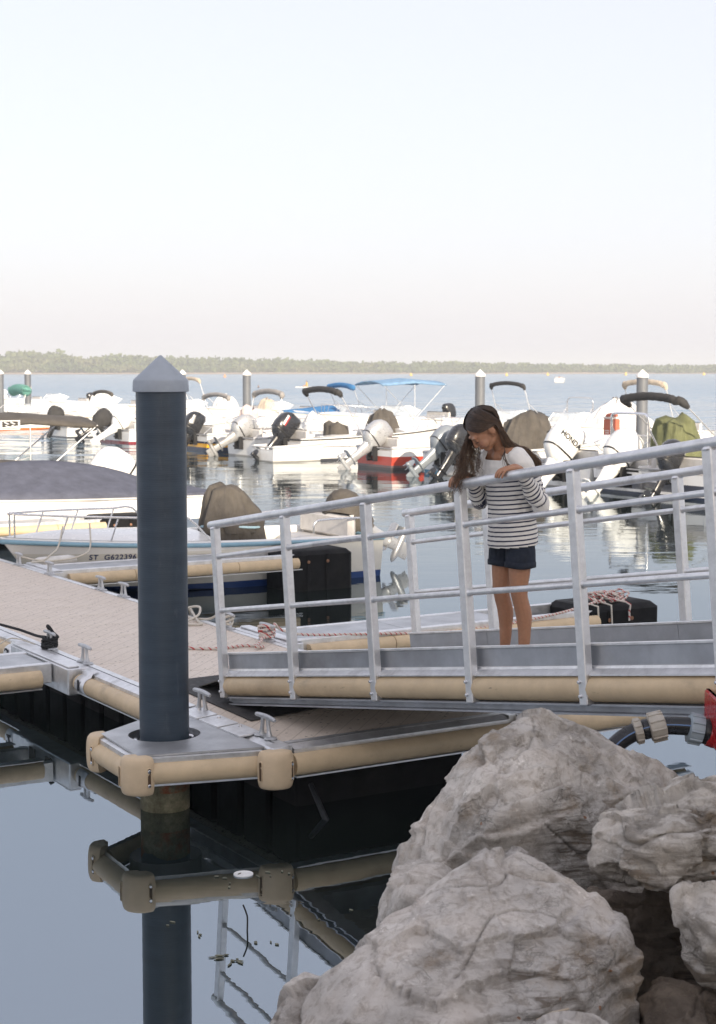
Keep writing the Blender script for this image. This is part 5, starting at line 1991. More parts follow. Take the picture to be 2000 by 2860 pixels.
b = MB()
for s in (1, -1):
    hx = 0.074 * s
    chain(b, [(hx * 0.80, 0.005, 0.74), (hx, 0.0, 0.66), (hx * 1.03, -0.004, 0.54), (hx * 1.08, -0.010, 0.43), (hx * 1.10, -0.004, 0.375), (hx * 1.12, 0.022, 0.285), (hx * 1.14, 0.026, 0.18), (hx * 1.14, 0.022, 0.085)],
          [0.064, 0.070, 0.060, 0.0485, 0.044, 0.0440, 0.0345, 0.0275])
    b.ball((hx * 1.09, -0.030, 0.405), (0.034, 0.022, 0.036))
    chain(b, [(hx * 1.14, 0.045, 0.035), (hx * 1.14, 0.0, 0.045), (hx * 1.18, -0.07, 0.028), (hx * 1.22, -0.125, 0.018)], [0.030, 0.034, 0.028, 0.016], flat=1.0)
    # arm
    chain(b, [SHO[s], SHO[s].lerp(ELB[s], 0.5) + V((0.006 * s, 0.004, 0)), ELB[s]], [0.046, 0.036, 0.030])
    chain(b, [ELB[s], ELB[s].lerp(WRI[s], 0.35), ELB[s].lerp(WRI[s], 0.8), WRI[s]], [0.031, 0.033, 0.024, 0.0205])
    # hand lying over the rail
    rp_ = RAILP[s]
    rr = 0.027
    rot = Matrix.Rotation(R(-8 if s > 0 else 10), 3, 'Z')
    def Hh(x, y, z):
        return rp_ + rot @ V((x * s, y, z))
    chain(b, [WRI[s], Hh(0.0, 0.055, rr + 0.020), Hh(0.0, 0.018, rr + 0.017)], [0.019, 0.020, 0.014])
    for k in range(4):
        ox = (k - 1.5) * 0.0185
        ln = (0.92, 1.0, 0.95, 0.78)[k]
        chain(b, [Hh(ox * 0.55, 0.062, rr + 0.018), Hh(ox * 0.95, 0.022, rr + 0.016), Hh(ox, 0.004, rr + 0.014)], [0.013, 0.0125, 0.0092])
        bend = 1.0 if s > 0 else 1.25
        chain(b, [Hh(ox, 0.006, rr + 0.014), Hh(ox * 1.08, -0.020 * ln, rr + 0.0105 - 0.004 * bend), Hh(ox * 1.12, -0.040 * ln, rr - 0.008 * bend - 0.004), Hh(ox * 1.1, -0.047 * ln, rr - 0.030 * bend)], [0.0088, 0.0080, 0.0073, 0.0058], 10)
    chain(b, [Hh(-0.020, 0.052, rr + 0.014), Hh(-0.042, 0.030, rr + 0.008), Hh(-0.052, 0.004, rr + 0.004), Hh(-0.050, -0.014, rr - 0.004)], [0.0135, 0.0105, 0.0088, 0.0065], 10)
# trunk and neck
chain(b, [(0, 0.005, 0.74), (0, 0.0, 0.88), (0, -0.03, 1.05), (0, -0.055, 1.135)], [0.088, 0.076, 0.084, 0.072], 18)
chain(b, [SHO[1], V((0.05, -0.062, 1.160)), V((-0.05, -0.068, 1.160)), SHO[-1]], [0.042, 0.048, 0.048, 0.042])
chain(b, [(0, -0.060, 1.135), (0, -0.085, 1.190), HEAD_M @ V((0, 0.022, -0.055))], [0.052, 0.040, 0.040])
# head
HR = HEAD_M.to_3x3()
def hb_(c, r, n=18, mm=12):
    b.ball(hp(*c), r, n, mm, rot=HR)
hb_((0, 0.016, 0.036), (0.072, 0.088, 0.080), 28, 20)
hb_((0, -0.034, -0.012), (0.057, 0.055, 0.072), 24, 16)
hb_((0, -0.050, -0.076), (0.032, 0.030, 0.024))
hb_((0, -0.022, -0.062), (0.046, 0.050, 0.030))
for s in (1, -1):
    hb_((s * 0.036, -0.054, -0.034), (0.026, 0.027, 0.030))
    hb_((s * 0.029, -0.074, 0.001), (0.0125, 0.0105, 0.010))
    hb_((s * 0.030, -0.074, 0.021), (0.022, 0.013, 0.009))
    hb_((s * 0.0705, 0.014, -0.010), (0.008, 0.018, 0.028))
    hb_((s * 0.008, -0.092, -0.030), (0.0068, 0.0075, 0.006))
b.tube([hp(0, -0.076, 0.014), hp(0, -0.085, 0.000), hp(0, -0.094, -0.018), hp(0, -0.098, -0.027)], [0.0075, 0.008, 0.009, 0.0085], 12)
hb_((0, -0.0965, -0.027), (0.0092, 0.0082, 0.008))
hb_((0, -0.0845, -0.0500), (0.0130, 0.0078, 0.0052))
hb_((0, -0.0815, -0.0580), (0.0115, 0.0080, 0.0055))
bm_ = b.mesh('body')
body_me = evaluated(bm_, [('REMESH', dict(mode='VOXEL', voxel_size=0.0031)), ('SMOOTH', dict(factor=0.5, iterations=4))])
# skin tone: lips, brows, lashes and a little warmth on cheeks, knees, knuckles
nv = len(body_me.vertices)
co = np.empty(nv * 3)
body_me.vertices.foreach_get('co', co)
co = co.reshape(-1, 3)
Hi = np.array(HEAD_M.inverted())
hl = co @ Hi[:3, :3].T + Hi[:3, 3]
skin = np.tile(np.array([0.40, 0.205, 0.118]), (nv, 1))


def dab(c, r, col, k=1.0):
    d = np.sqrt((((hl - np.array(c)) / np.array(r)) ** 2).sum(1))
    f = (np.clip(1.25 - d, 0, 0.5) / 0.5 * k)[:, None]
    skin[:] = skin * (1 - f) + np.array(col) * f


for s in (1, -1):
    dab((s * 0.040, -0.072, -0.030), (0.022, 0.02, 0.02), (0.46, 0.20, 0.13), 0.5)
    dab((s * 0.030, -0.085, 0.0225), (0.019, 0.014, 0.0032), (0.10, 0.055, 0.035), 0.6)
    dab((s * 0.030, -0.083, -0.0075), (0.015, 0.012, 0.0030), (0.02, 0.012, 0.01), 0.95)
    dab((s * 0.029, -0.084, 0.003), (0.013, 0.012, 0.006), (0.34, 0.17, 0.11), 0.5)
dab((0, -0.094, -0.0555), (0.013, 0.012, 0.0075), (0.40, 0.15, 0.11), 0.6)
skin_rgba = np.ones((nv, 4))
skin_rgba[:, :3] = skin
ca = body_me.color_attributes.new('tone', 'FLOAT_COLOR', 'POINT')
ca.data.foreach_set('color', skin_rgba.ravel())
t = NT('skin')
vc = t.n('ShaderNodeVertexColor', layer_name='tone')
mott = t.ramp(t.noise(60, 4, 0.6), [(0.3, (0.90, 0.88, 0.88)), (0.7, (1.05, 1.03, 1.02))])
t.color(t.mix(1.0, vc.outputs['Color'], mott, 'MULTIPLY'))
t.rough(0.5)
t.b.inputs['Subsurface Weight'].default_value = 0.12
t.b.inputs['Subsurface Radius'].default_value = (0.012, 0.004, 0.002)
t.b.inputs['Subsurface Scale'].default_value = 0.5
t.bump(t.noise(500, 2), 0.08, 0.001)
body_me.materials.clear()
body_me.materials.append(t.mat)
link('body', body_me, girl, 180)

# jumper
TOR = [(0.60, 0.0, 0.006, 0.155, 0.121), (0.70, 0.0, 0.006, 0.153, 0.119), (0.80, 0.0, 0.0, 0.148, 0.112), (0.90, 0.0, -0.010, 0.145, 0.108), (1.00, 0.0, -0.028, 0.147, 0.106), (1.08, 0.0, -0.046, 0.147, 0.100), (1.13, 0.0, -0.056, 0.132, 0.086), (1.168, 0.0, -0.064, 0.092, 0.064), (1.186, 0.0, -0.068, 0.06, 0.048)]
m = MB()
m.loft([[(cx + a * math.cos(th), cy + bb_ * math.sin(th), z) for th in [2 * PI * j / 36 for j in range(36)]] for z, cx, cy, a, bb_ in TOR])
for s in (1, -1):
    chain(m, [SHO[s] + V((-0.03 * s, 0, 0.0)), SHO[s] + V((0.006 * s, 0, -0.012)), SHO[s].lerp(ELB[s], 0.5) + V((0.012 * s, 0.006, 0)), ELB[s] + V((0.002 * s, 0.008, -0.008))], [0.056, 0.053, 0.047, 0.045])
    chain(m, [ELB[s] + V((0.002 * s, 0.008, -0.008)), ELB[s].lerp(WRI[s], 0.30) + V((0, 0, -0.008)), ELB[s].lerp(WRI[s], 0.65), ELB[s].lerp(WRI[s], 0.93)], [0.045, 0.045, 0.037, 0.030])
jm = evaluated(m.mesh('jumper'), [('REMESH', dict(mode='VOXEL', voxel_size=0.0048)), ('SMOOTH', dict(factor=0.5, iterations=5))])


def seg(P, A_, B_):
    A_, B_ = np.array(A_), np.array(B_)
    d = B_ - A_
    t_ = np.clip(((P - A_) @ d) / (d @ d), 0, 1)
    return np.linalg.norm(P - (A_ + t_[:, None] * d), axis=1), t_ * np.linalg.norm(d)


n_ = len(jm.vertices)
P = np.empty(n_ * 3)
jm.vertices.foreach_get('co', P)
P = P.reshape(-1, 3)
N = np.empty(n_ * 3)
jm.vertices.foreach_get('normal', N)
N = N.reshape(-1, 3)
# soft folds: across the sleeves' bends and from the armpits down the body
amp = np.zeros(n_)
for i in range(n_):
    p = V(P[i])
    fold = noise.noise(V((p.x * 9, p.y * 9, p.z * 26))) * 0.006 + noise.noise(V((p.x * 16 + 4, p.y * 16, p.z * 9 + p.x * 30))) * 0.0045
    near_elb = min((p - ELB[1]).length, (p - ELB[-1]).length)
    if near_elb < 0.16:
        fold += 0.007 * math.sin(near_elb * 150 + p.z * 60) * (1 - near_elb / 0.16)
    amp[i] = fold
P = P + N * amp[:, None]
jm.vertices.foreach_set('co', P.ravel())
# which stripe run a face belongs to
nf = len(jm.polygons)
FC = np.empty(nf * 3)
jm.polygons.foreach_get('center', FC)
FC = FC.reshape(-1, 3)
zs_ = np.array([r[0] for r in TOR])
tn = np.sqrt((FC[:, 0] / np.interp(FC[:, 2], zs_, [r[3] for r in TOR])) ** 2 + ((FC[:, 1] - np.interp(FC[:, 2], zs_, [r[2] for r in TOR])) / np.interp(FC[:, 2], zs_, [r[4] for r in TOR])) ** 2)


def arm_measure(Q, s):
    S, E, W = (np.array(x) for x in (SHO[s], ELB[s], WRI[s]))
    pl_ = np.vstack([S + (E - S) * np.linspace(0, 1, 50)[:, None], E + (W - E) * np.linspace(0, 1, 50)[1:, None]])
    for _ in range(160):
        pl_[1:-1] = 0.5 * pl_[1:-1] + 0.25 * (pl_[:-2] + pl_[2:])
    ln = np.concatenate([[0], np.cumsum(np.linalg.norm(np.diff(pl_, axis=0), axis=1))])
    tang = np.gradient(pl_, axis=0)
    tang /= np.linalg.norm(tang, axis=1, keepdims=True)
    best = np.full(len(Q), 9.0)
    val_ = np.zeros(len(Q))
    for k in range(len(pl_)):
        d = np.linalg.norm(Q - pl_[k], axis=1)
        better = d < best
        best[better] = d[better]
        val_[better] = ln[k] + ((Q[better] - pl_[k]) @ tang[k])
    return best, val_


arm = {s: arm_measure(FC, s) for s in (1, -1)}
reg = np.zeros(nf, int)
for s in (1, -1):
    k = (arm[s][0] / 0.054 < tn * 1.0) & (FC[:, 0] * s > 0.06)
    reg[k] = s
varm = {s: arm_measure(P, s)[1] for s in (1, -1)}
vtor = 1.015 - P[:, 2] + 0.10 * (0.52 * P[:, 0] + 0.855 * P[:, 1])
li = np.empty(len(jm.loops), int)
jm.loops.foreach_get('vertex_index', li)
ps = np.empty(nf, int)
jm.polygons.foreach_get('loop_start', ps)
pt = np.empty(nf, int)
jm.polygons.foreach_get('loop_total', pt)
lreg = np.repeat(reg, pt)
val = np.where(lreg == 0, vtor[li], np.where(lreg == 1, varm[1][li] - 0.125, varm[-1][li] - 0.125))
at_ = jm.attributes.new('run', 'FLOAT', 'CORNER')
at_.data.foreach_set('value', val)
# open hem, cuffs and a square neckline
bm2 = bmesh.new()
bm2.from_mesh(jm)
kill = []
for f in bm2.faces:
    c = f.calc_center_median()
    if c.z < 0.655 + 0.10 * (0.52 * c.x + 0.855 * c.y):
        kill.append(f)
    elif c.z > 1.120 + (0.025 if c.y > -0.05 else 0) and abs(c.x) < 0.072 and -0.165 < c.y < 0.0:
        kill.append(f)
    else:
        for s in (1, -1):
            ax = (WRI[s] - ELB[s]).normalized()
            if (c - ELB[s]).dot(ax) > (WRI[s] - ELB[s]).length * 0.90 and (c - WRI[s]).length < 0.06:
                kill.append(f)
                break
bmesh.ops.delete(bm2, geom=kill, context='FACES')
bm2.to_mesh(jm)
bm2.free()
t = NT('jersey')
ar = t.n('ShaderNodeAttribute', attribute_name='run')
v_ = ar.outputs['Fac']
st_ = t.math('MULTIPLY', t.math('LESS_THAN', t.math('FRACT', t.math('DIVIDE', v_, 0.0245)), 0.32), t.math('GREATER_THAN', v_, 0.0))
cream = t.ramp(t.noise(14, 4, 0.6), [(0.3, (0.72, 0.70, 0.655)), (0.7, (0.79, 0.77, 0.725))])
t.color(t.mix(st_, cream, (0.018, 0.022, 0.055, 1)))
t.rough(0.9)
t.b.inputs['Sheen Weight'].default_value = 0.2
t.bump(t.noise(420, 3), 0.25, 0.0015)
jm.materials.clear()
jm.materials.append(t.mat)
jo = link('jumper', jm, girl, 180)
md = jo.modifiers.new('solid', 'SOLIDIFY')
md.thickness = 0.003
md.offset = 1

# shorts with turned-up hems
m = MB()
m.loft([[(a * math.cos(th), 0.006 + bb_ * math.sin(th), z) for th in [2 * PI * j / 32 for j in range(32)]] for z, a, bb_ in ((0.80, 0.118, 0.090), (0.72, 0.132, 0.098), (0.66, 0.138, 0.104), (0.645, 0.12, 0.10))])
for s in (1, -1):
    chain(m, [(0.068 * s, 0.005, 0.70), (0.074 * s, 0.003, 0.63), (0.077 * s, 0.0, 0.54)], [0.070, 0.078, 0.080], 20)
sm_ = evaluated(m.mesh('shorts'), [('REMESH', dict(mode='VOXEL', voxel_size=0.005)), ('SMOOTH', dict(factor=0.5, iterations=6))])
for v in sm_.vertices:
    p = v.co
    v.co = p + v.normal * (0.005 * noise.noise(V((p.x * 18, p.y * 18, p.z * 14))) + 0.003 * noise.noise(V((p.x * 40, p.y * 40, p.z * 10))))
bm2 = bmesh.new()
bm2.from_mesh(sm_)
bmesh.ops.delete(bm2, geom=[f for f in bm2.faces if f.calc_center_median().z < 0.548], context='FACES')
bm2.to_mesh(sm_)
bm2.free()
denim = simple('navy_cotton', (0.014, 0.020, 0.034), 0.9, 0, 0.25, 20, 0.3, 300, 0.001)
sm_.materials.clear()
sm_.materials.append(denim)
so = link('shorts', sm_, girl, 180)
md = so.modifiers.new('solid', 'SOLIDIFY')
md.thickness = 0.003
md.offset = 1
for s in (1, -1):
    m = MB()
    rings = []
    for z, k in ((0.545, 1.0), (0.543, 1.045), (0.556, 1.06), (0.572, 1.055), (0.576, 1.0)):
        rings.append([(0.077 * s + 0.0815 * k * math.cos(th), 0.0805 * k * math.sin(th), z + 0.003 * math.sin(3 * th)) for th in [2 * PI * j / 28 for j in range(28)]])
    m.loft(rings, False, False)
    m.build('turned_hem', denim, so, 180)

# hair: a close cap on the skull and long wavy strands parted in the middle
rng = random.Random(11)
hv, hf, hc = [], [], []


def strand(pts, r0, r1, wav=0.006, per=0.05, n=4, shade=1.0):
    sp = smoothline(pts, n)
    k = len(sp)
    ph, ph2 = rng.uniform(0, 6.28), rng.uniform(0, 6.28)
    per = per * rng.uniform(0.8, 1.3)
    acc = 0.0
    out = []
    for i, p in enumerate(sp):
        if i:
            acc += (sp[i] - sp[i - 1]).length
        f = max(0.0, (i / (k - 1) - 0.30) / 0.70)
        a = wav * f
        out.append(p + V((math.sin(acc / per * 6.28 + ph) * a, math.cos(acc / per * 6.28 + ph2) * a, math.sin(acc / per * 3.1 + ph2) * a * 0.3)))
    base = len(hv)
    nrm = None
    for i, p in enumerate(out):
        tg = (out[min(i + 1, k - 1)] - out[max(i - 1, 0)])
        if tg.length < 1e-7:
            tg = V((0, 0, -1))
        tg.normalize()
        if nrm is None:
            nrm = tg.orthogonal().normalized()
        else:
            nrm = nrm - tg * nrm.dot(tg)
            nrm.normalize()
        bn_ = tg.cross(nrm)
        f = i / (k - 1)
        r = r0 + (r1 - r0) * f
        col = np.array([0.030, 0.017, 0.011]) * (1 - f) + np.array([0.12, 0.068, 0.036]) * f
        for j in range(3):
            a = 2.094 * j
            hv.append(p + nrm * (r * math.cos(a)) + bn_ * (r * math.sin(a)))
            hc.append((*(col * shade), 1))
    for i in range(k - 1):
        for j in range(3):
            q = (j + 1) % 3
            hf.append((base + i * 3 + j, base + i * 3 + q, base + (i + 1) * 3 + q, base + (i + 1) * 3 + j))


def on_skull(x, y, z, lift=0.006):
    """push a head-frame point onto the skull ellipsoid plus a little"""
    c = V((0, 0.016, 0.036))
    d = V((x, y, z)) - c
    k = math.sqrt((d.x / 0.072) ** 2 + (d.y / 0.088) ** 2 + (d.z / 0.080) ** 2)
    d /= k
    return HEAD_M @ (c + d + d.normalized() * lift)


def j_(a):
    return rng.uniform(-a, a)


# right-hand side: falls forward past the face in separate wavy locks
for q in range(38):
    uq = ((q + rng.random()) / 38) ** 1.25
    lock = V((-0.080 + j_(0.030), -0.345 + 0.185 * uq ** 0.85 + j_(0.012), rng.uniform(0.985, 1.065) - (0.07 * rng.random() if uq < 0.22 else 0)))
    mid_ = V((j_(0.016), j_(0.016), 0))
    per_ = rng.uniform(0.045, 0.07)
    for i in range(9 if uq > 0.1 else 7):
        u = min(1, max(0, uq + j_(0.06)))
        y0 = -0.062 + 0.115 * u
        p0 = on_skull(-0.006 + j_(0.003), y0, 0.115, 0.007 + rng.random() * 0.010)
        p1 = on_skull(-0.045, y0 - 0.010, 0.085, 0.008 + rng.random() * 0.008)
        p2 = on_skull(-0.075, y0 - 0.006 - 0.01 * (1 - u), 0.035, 0.013 + rng.random() * 0.012)
        bot = lock + V((j_(0.009), j_(0.009), j_(0.02)))
        p3 = V((p2.x - 0.012 + j_(0.006), p2.y - 0.014 + j_(0.008), p2.z - 0.055))
        p4 = p3.lerp(bot, 0.5) + mid_ + V((j_(0.005), j_(0.005), 0))
        strand([p0, p1, p2, p3, p4, bot], 0.0017, 0.0007, 0.0135, per_, 6, rng.choice((0.6, 0.8, 1.0, 1.3, 1.8)))
# left-hand side: swept over the temple and ear and down over the shoulder
for i in range(760):
    u = rng.random()
    y0 = -0.074 + 0.135 * u
    lift = (0.003 + rng.random() * 0.012) * (0.35 + 0.65 * u)
    def mixp(a_, b_):
        return tuple(p_ + (q_ - p_) * u for p_, q_ in zip(a_, b_))
    p0 = on_skull(0.002 + j_(0.003), y0, 0.115 - 0.035 * (1 - u) ** 3, lift)
    jj = 0.010 * rng.random() * (1 - u)
    p1 = on_skull(0.042 + 0.003 * u, -0.066 + 0.121 * u + j_(0.006), 0.064 + 0.036 * u + jj, lift + 0.002)
    p2 = on_skull(0.066 + 0.004 * u, -0.036 + 0.098 * u + j_(0.006), 0.030 + 0.025 * u + jj + j_(0.006), lift + 0.003)
    p3 = on_skull(*mixp((0.076, 0.012, 0.010), (0.068, 0.080, 0.000)), lift + 0.006)
    p3b = on_skull(*mixp((0.070, 0.050, -0.020), (0.060, 0.085, -0.030)), lift + 0.010)
    v = rng.random()
    bot = V((0.115 + 0.035 * v + j_(0.015), 0.000 + 0.055 * v + j_(0.02), rng.uniform(0.985, 1.06) if rng.random() < 0.75 else rng.uniform(0.93, 1.0)))
    p4 = V((0.068 + 0.02 * v + j_(0.010), -0.100 + 0.030 * v + j_(0.010), 1.205 + j_(0.008)))
    p5 = V((0.096 + 0.03 * v + j_(0.010), -0.050 + 0.045 * v + j_(0.012), 1.178 + j_(0.010)))
    strand([p0, p1, p2, p3, p3b, p4, p5, V((bot.x + 0.010, bot.y, (bot.z + 1.17) / 2 + 0.014)), bot], 0.0022, 0.0008, 0.0075, 0.07, 5, rng.choice((0.6, 0.8, 1.0, 1.3, 2.0)))
# back of the head
for i in range(420):
    u = rng.uniform(-1, 1)
    lift = 0.004 + rng.random() * 0.008
    p0 = on_skull(0.02 * u, 0.045 + 0.03 * rng.random(), 0.11, lift)
    p1 = on_skull(0.055 * u, 0.085, 0.075, lift)
    p2 = on_skull(0.065 * u, 0.105, 0.02, lift + 0.003)
    p3 = V((0.055 * u + 0.01, -0.070 + 0.01 * abs(u), 1.220 + j_(0.01)))
    bot = V((0.085 * u + 0.03 + j_(0.01), 0.045 + j_(0.015), rng.uniform(0.93, 1.03)))
    p4 = V((0.080 * u + 0.02, 0.012 + j_(0.012), 1.165))
    strand([p0, p1, p2, p3, p4, bot], 0.0021, 0.0008, 0.006, 0.07, 5, rng.uniform(0.7, 1.2))
# loose locks in front of the shoulder
for i in range(16):
    a = rng.random()
    p0 = on_skull(0.072, 0.045, 0.0, 0.012)
    strand([p0, V((0.095, -0.125, 1.190)), V((0.115 + j_(0.01), -0.140 + j_(0.01), 1.14)), V((0.125 + 0.04 * a, -0.140 + 0.03 * a, 1.085 + j_(0.01))), V((0.165 + 0.05 * a, -0.09 + 0.05 * a, 1.05 + j_(0.02))), V((0.19 + 0.03 * a, -0.06 + 0.05 * a, 1.005 + j_(0.02)))], 0.0016, 0.0007, 0.004, 0.06, 5, 1.2)
hm = bpy.data.meshes.new('hair')
hm.from_pydata([tuple(p) for p in hv], [], hf)
ca = hm.color_attributes.new('tone', 'FLOAT_COLOR', 'POINT')
ca.data.foreach_set('color', np.array(hc).ravel())
t = NT('brown_hair')
vc = t.n('ShaderNodeVertexColor', layer_name='tone')
t.color(vc.outputs['Color'])
t.rough(0.38)
t.b.inputs['Specular IOR Level'].default_value = 0.6
hair_mat = t.mat
hm.materials.append(hair_mat)
hair = link('hair', hm, girl, 180)
m = MB()
rows = []
for i in range(1, 15):
    a = PI * 0.62 * i / 14
    row = []
    for k in range(28):
        bta = 2 * PI * k / 28
        d = V((0.072 * math.sin(a) * math.cos(bta), 0.088 * math.sin(a) * math.sin(bta), 0.080 * math.cos(a)))
        if d.y < -0.03 and d.z < 0.052:                  # keep the forehead and face free
            d = d * ((0.88))
        if abs(d.y) < 0.05 and d.z < 0.012:
            d = d * 0.92
        row.append(HEAD_M @ (V((0, 0.016, 0.036)) + d * 1.045))
    rows.append(row)
m.loft(rows, True, False)
m.build('hair_cap', simple('hair_root', (0.026, 0.015, 0.010), 0.5, 0, 0.3, 60, 0.5, 120, 0.002), hair, 180)
# ------------------------------------------------------------------ ropes
def rope_mat(name, c1, c2=None, per=0.035):
    t = NT(name)
    t.rough(0.9)
    base = t.ramp(t.noise(60, 3), [(0.3, tuple(x * 0.8 for x in c1)), (0.7, c1)])
    if c2 is not None:
        w = t.n('ShaderNodeTexWave', wave_type='BANDS', bands_direction='DIAGONAL')
        w.inputs['Scale'].default_value = 1 / per * 0.3
        w.inputs['Distortion'].default_value = 1.5
        t.l(t.tc.outputs['Object'], w.inputs['Vector'])
        base = t.mix(t.math('GREATER_THAN', w.outputs['Fac'], 0.86), base, (*c2, 1))
    t.color(base)
    t.bump(t.noise(180, 3), 0.4, 0.003)
    return t.mat


rope_black = rope_mat('rope_black', (0.014, 0.015, 0.017))
rope_white = rope_mat('rope_white', (0.62, 0.58, 0.50))
rope_red = rope_mat('rope_red_fleck', (0.66, 0.60, 0.54), (0.42, 0.05, 0.05), 0.03)


def coil(rng, c, r, turns, h, n=14):
    pts = []
    for i in range(turns * n):
        a = 2 * PI * i / n
        f = i / (turns * n)
        rr = r * (1 + 0.18 * noise.noise(V((i * 0.21, c.x, c.y))))
        pts.append(c + V((rr * math.cos(a), rr * 1.25 * math.sin(a), h * f + 0.008 * math.sin(a * 2.3))))
    return pts


rngr = random.Random(5)


def rope(label, pts, r, mat, cat='rope', smooth=5):
    """rope through points given in the pontoon's frame"""
    w = [pw(p[0], p[1], p[2]) for p in pts]
    o0 = w[0].copy()
    m = MB()
    m.tube([p - o0 for p in smoothline(w, smooth)], r, 8)
    o = m.build('rope', mat, None, 60)
    o.location = o0
    return tag(o, label, cat, 'mooring ropes')


zc = FB + 0.02
c = V((0.085, 3.98, FB + 0.012))
lump = [(p.x, p.y, p.z) for p in coil(rngr, c, 0.055, 5, 0.085)]
lump += [(0.10, 4.05, FB + 0.16), (0.075, 3.98, FB + 0.19), (0.09, 3.93, FB + 0.15), (0.12, 3.97, FB + 0.09), (0.06, 4.06, FB + 0.09), (0.04, 4.20, FB + 0.085), (-0.05, 4.8, FB + 0.10), (-0.6, 6.6, FB + 0.16)]
rope('black rope wound thickly round the cleat and led off to the left', lump, 0.012, rope_black, smooth=3)
rope('thin pale line from the finger pontoon to the number plate', [(-0.30, 4.20, FB + 0.01), (-0.12, 4.30, FB + 0.06), (0.02, 4.14, FB + 0.02)], 0.006, rope_white)
c = V((PW - 0.085, 4.15, FB + 0.03))
wl = [(p.x, p.y, p.z) for p in coil(rngr, c, 0.045, 3, 0.09)]
wl += [(PW - 0.10, 4.3, FB + 0.10), (PW - 0.08, 4.55, FB + 0.03), (PW - 0.13, 4.85, FB + 0.014), (PW - 0.05, 5.05, FB + 0.06), (PW - 0.02, 4.85, FB + 0.10), (PW - 0.10, 4.70, FB + 0.05), (PW - 0.25, 4.62, FB + 0.014), (PW - 0.30, 4.45, FB + 0.014), (PW - 0.20, 4.42, FB + 0.014), (PW - 0.16, 4.60, FB + 0.02), (PW + 0.05, 5.2, FB + 0.04), (PW + 0.25, 5.6, FB - 0.1)]
rope('white rope looped round the far-edge cleat next to the gangway post', wl, 0.011, rope_white, smooth=4)
rope('black and white rope end lying on the deck beside the pile', [(PW - 0.24, 5.35, FB + 0.012), (PW - 0.22, 5.15, FB + 0.012), (PW - 0.26, 4.95, FB + 0.012), (PW - 0.24, 4.80, FB + 0.012)], 0.014, rope_mat('rope_black_fleck', (0.02, 0.02, 0.025), (0.6, 0.6, 0.6), 0.05))
c = V((PW - 0.085, 3.42, FB + 0.03))
rl = [(PW - 0.75, 3.55, FB + 0.014), (PW - 0.85, 3.40, FB + 0.014), (PW - 0.65, 3.22, FB + 0.014), (PW - 0.40, 3.22, FB + 0.016), (PW - 0.28, 3.12, FB + 0.014), (PW - 0.38, 3.05, FB + 0.03), (PW - 0.25, 3.20, FB + 0.05), (PW - 0.2, 3.3, FB + 0.05)]
rl += [(p.x, p.y, p.z) for p in coil(rngr, c, 0.06, 4, 0.11)]
rl += [(PW + 0.05, 3.40, FB + 0.08), (PW + 0.25, 3.36, FB + 0.03), (PW + 0.9, 3.30, FB - 0.01), (PW + 1.6, 3.27, FB - 0.05), (PW + 2.2, 3.27, FB - 0.04), (PW + 2.9, 3.30, FB + 0.01), (5.3, 3.42, FB + 0.06)]
rope('white rope with red flecks knotted on a cleat and run along the finger', rl, 0.012, rope_red, smooth=4)
tl = []
rg2 = random.Random(9)
for i in range(70):
    a = i * 0.83
    tl.append((5.48 + 0.20 * math.sin(a * 0.61 + 1) + 0.05 * math.sin(a * 2.3), 3.55 + 0.13 * math.cos(a * 0.87), FB + 0.045 + 0.055 * (1 + math.sin(a * 1.7)) * (0.4 + 0.6 * rg2.random())))
tl += [(5.55, 3.28, FB + 0.06), (5.58, 3.265, FB - 0.03), (5.58, 3.262, FB - 0.12)]
rope('tangle of red-flecked rope heaped on the black float behind the girl', tl, 0.010, rope_red, smooth=3)
for k, xx in enumerate((5.20, 5.36)):
    rope(('thin white line hanging down the black float, left of two', 'thin white line hanging down the black float, right of two')[k], [(xx + 0.02, 3.6, FB + 0.045), (xx, 3.30, FB + 0.045), (xx, 3.262, FB + 0.0), (xx + 0.01, 3.258, 0.15), (xx, 3.258, -0.05)], 0.008, rope_white)
# lines of the numbered boat
rope('thin white line from the numbered boat\'s bow rail down to the deck', [(2.45, 9.85, 0.85), (2.35, 9.75, 0.62), (2.2, 9.6, 0.55), (2.05, 9.5, 0.50), (1.8, 9.5, 0.56), (1.78, 9.46, 0.58)], 0.010, rope_white)
rope('slack white line hanging from the numbered boat\'s bow', [(2.75, 9.75, 0.88), (2.7, 9.62, 0.6), (2.55, 9.55, 0.52), (2.3, 9.5, 0.49), (1.9, 9.42, 0.5)], 0.010, rope_white)
m = MB()
m.tube([(0, -0.30, 0), (0, -0.27, 0), (0, -0.2, 0), (0, 0.2, 0), (0, 0.27, 0), (0, 0.30, 0)], [0.02, 0.05, 0.07, 0.07, 0.05, 0.02], 14)
fd = m.build('fender', simple('fender_vinyl', (0.62, 0.61, 0.58), 0.45), None, 50)
fd.location = pw(2.25, 9.62, 0.46)
fd.rotation_euler = (0, 0, PANG - R(80))
tag(fd, 'white cylindrical fender lying at the numbered boat\'s bow', 'fender')

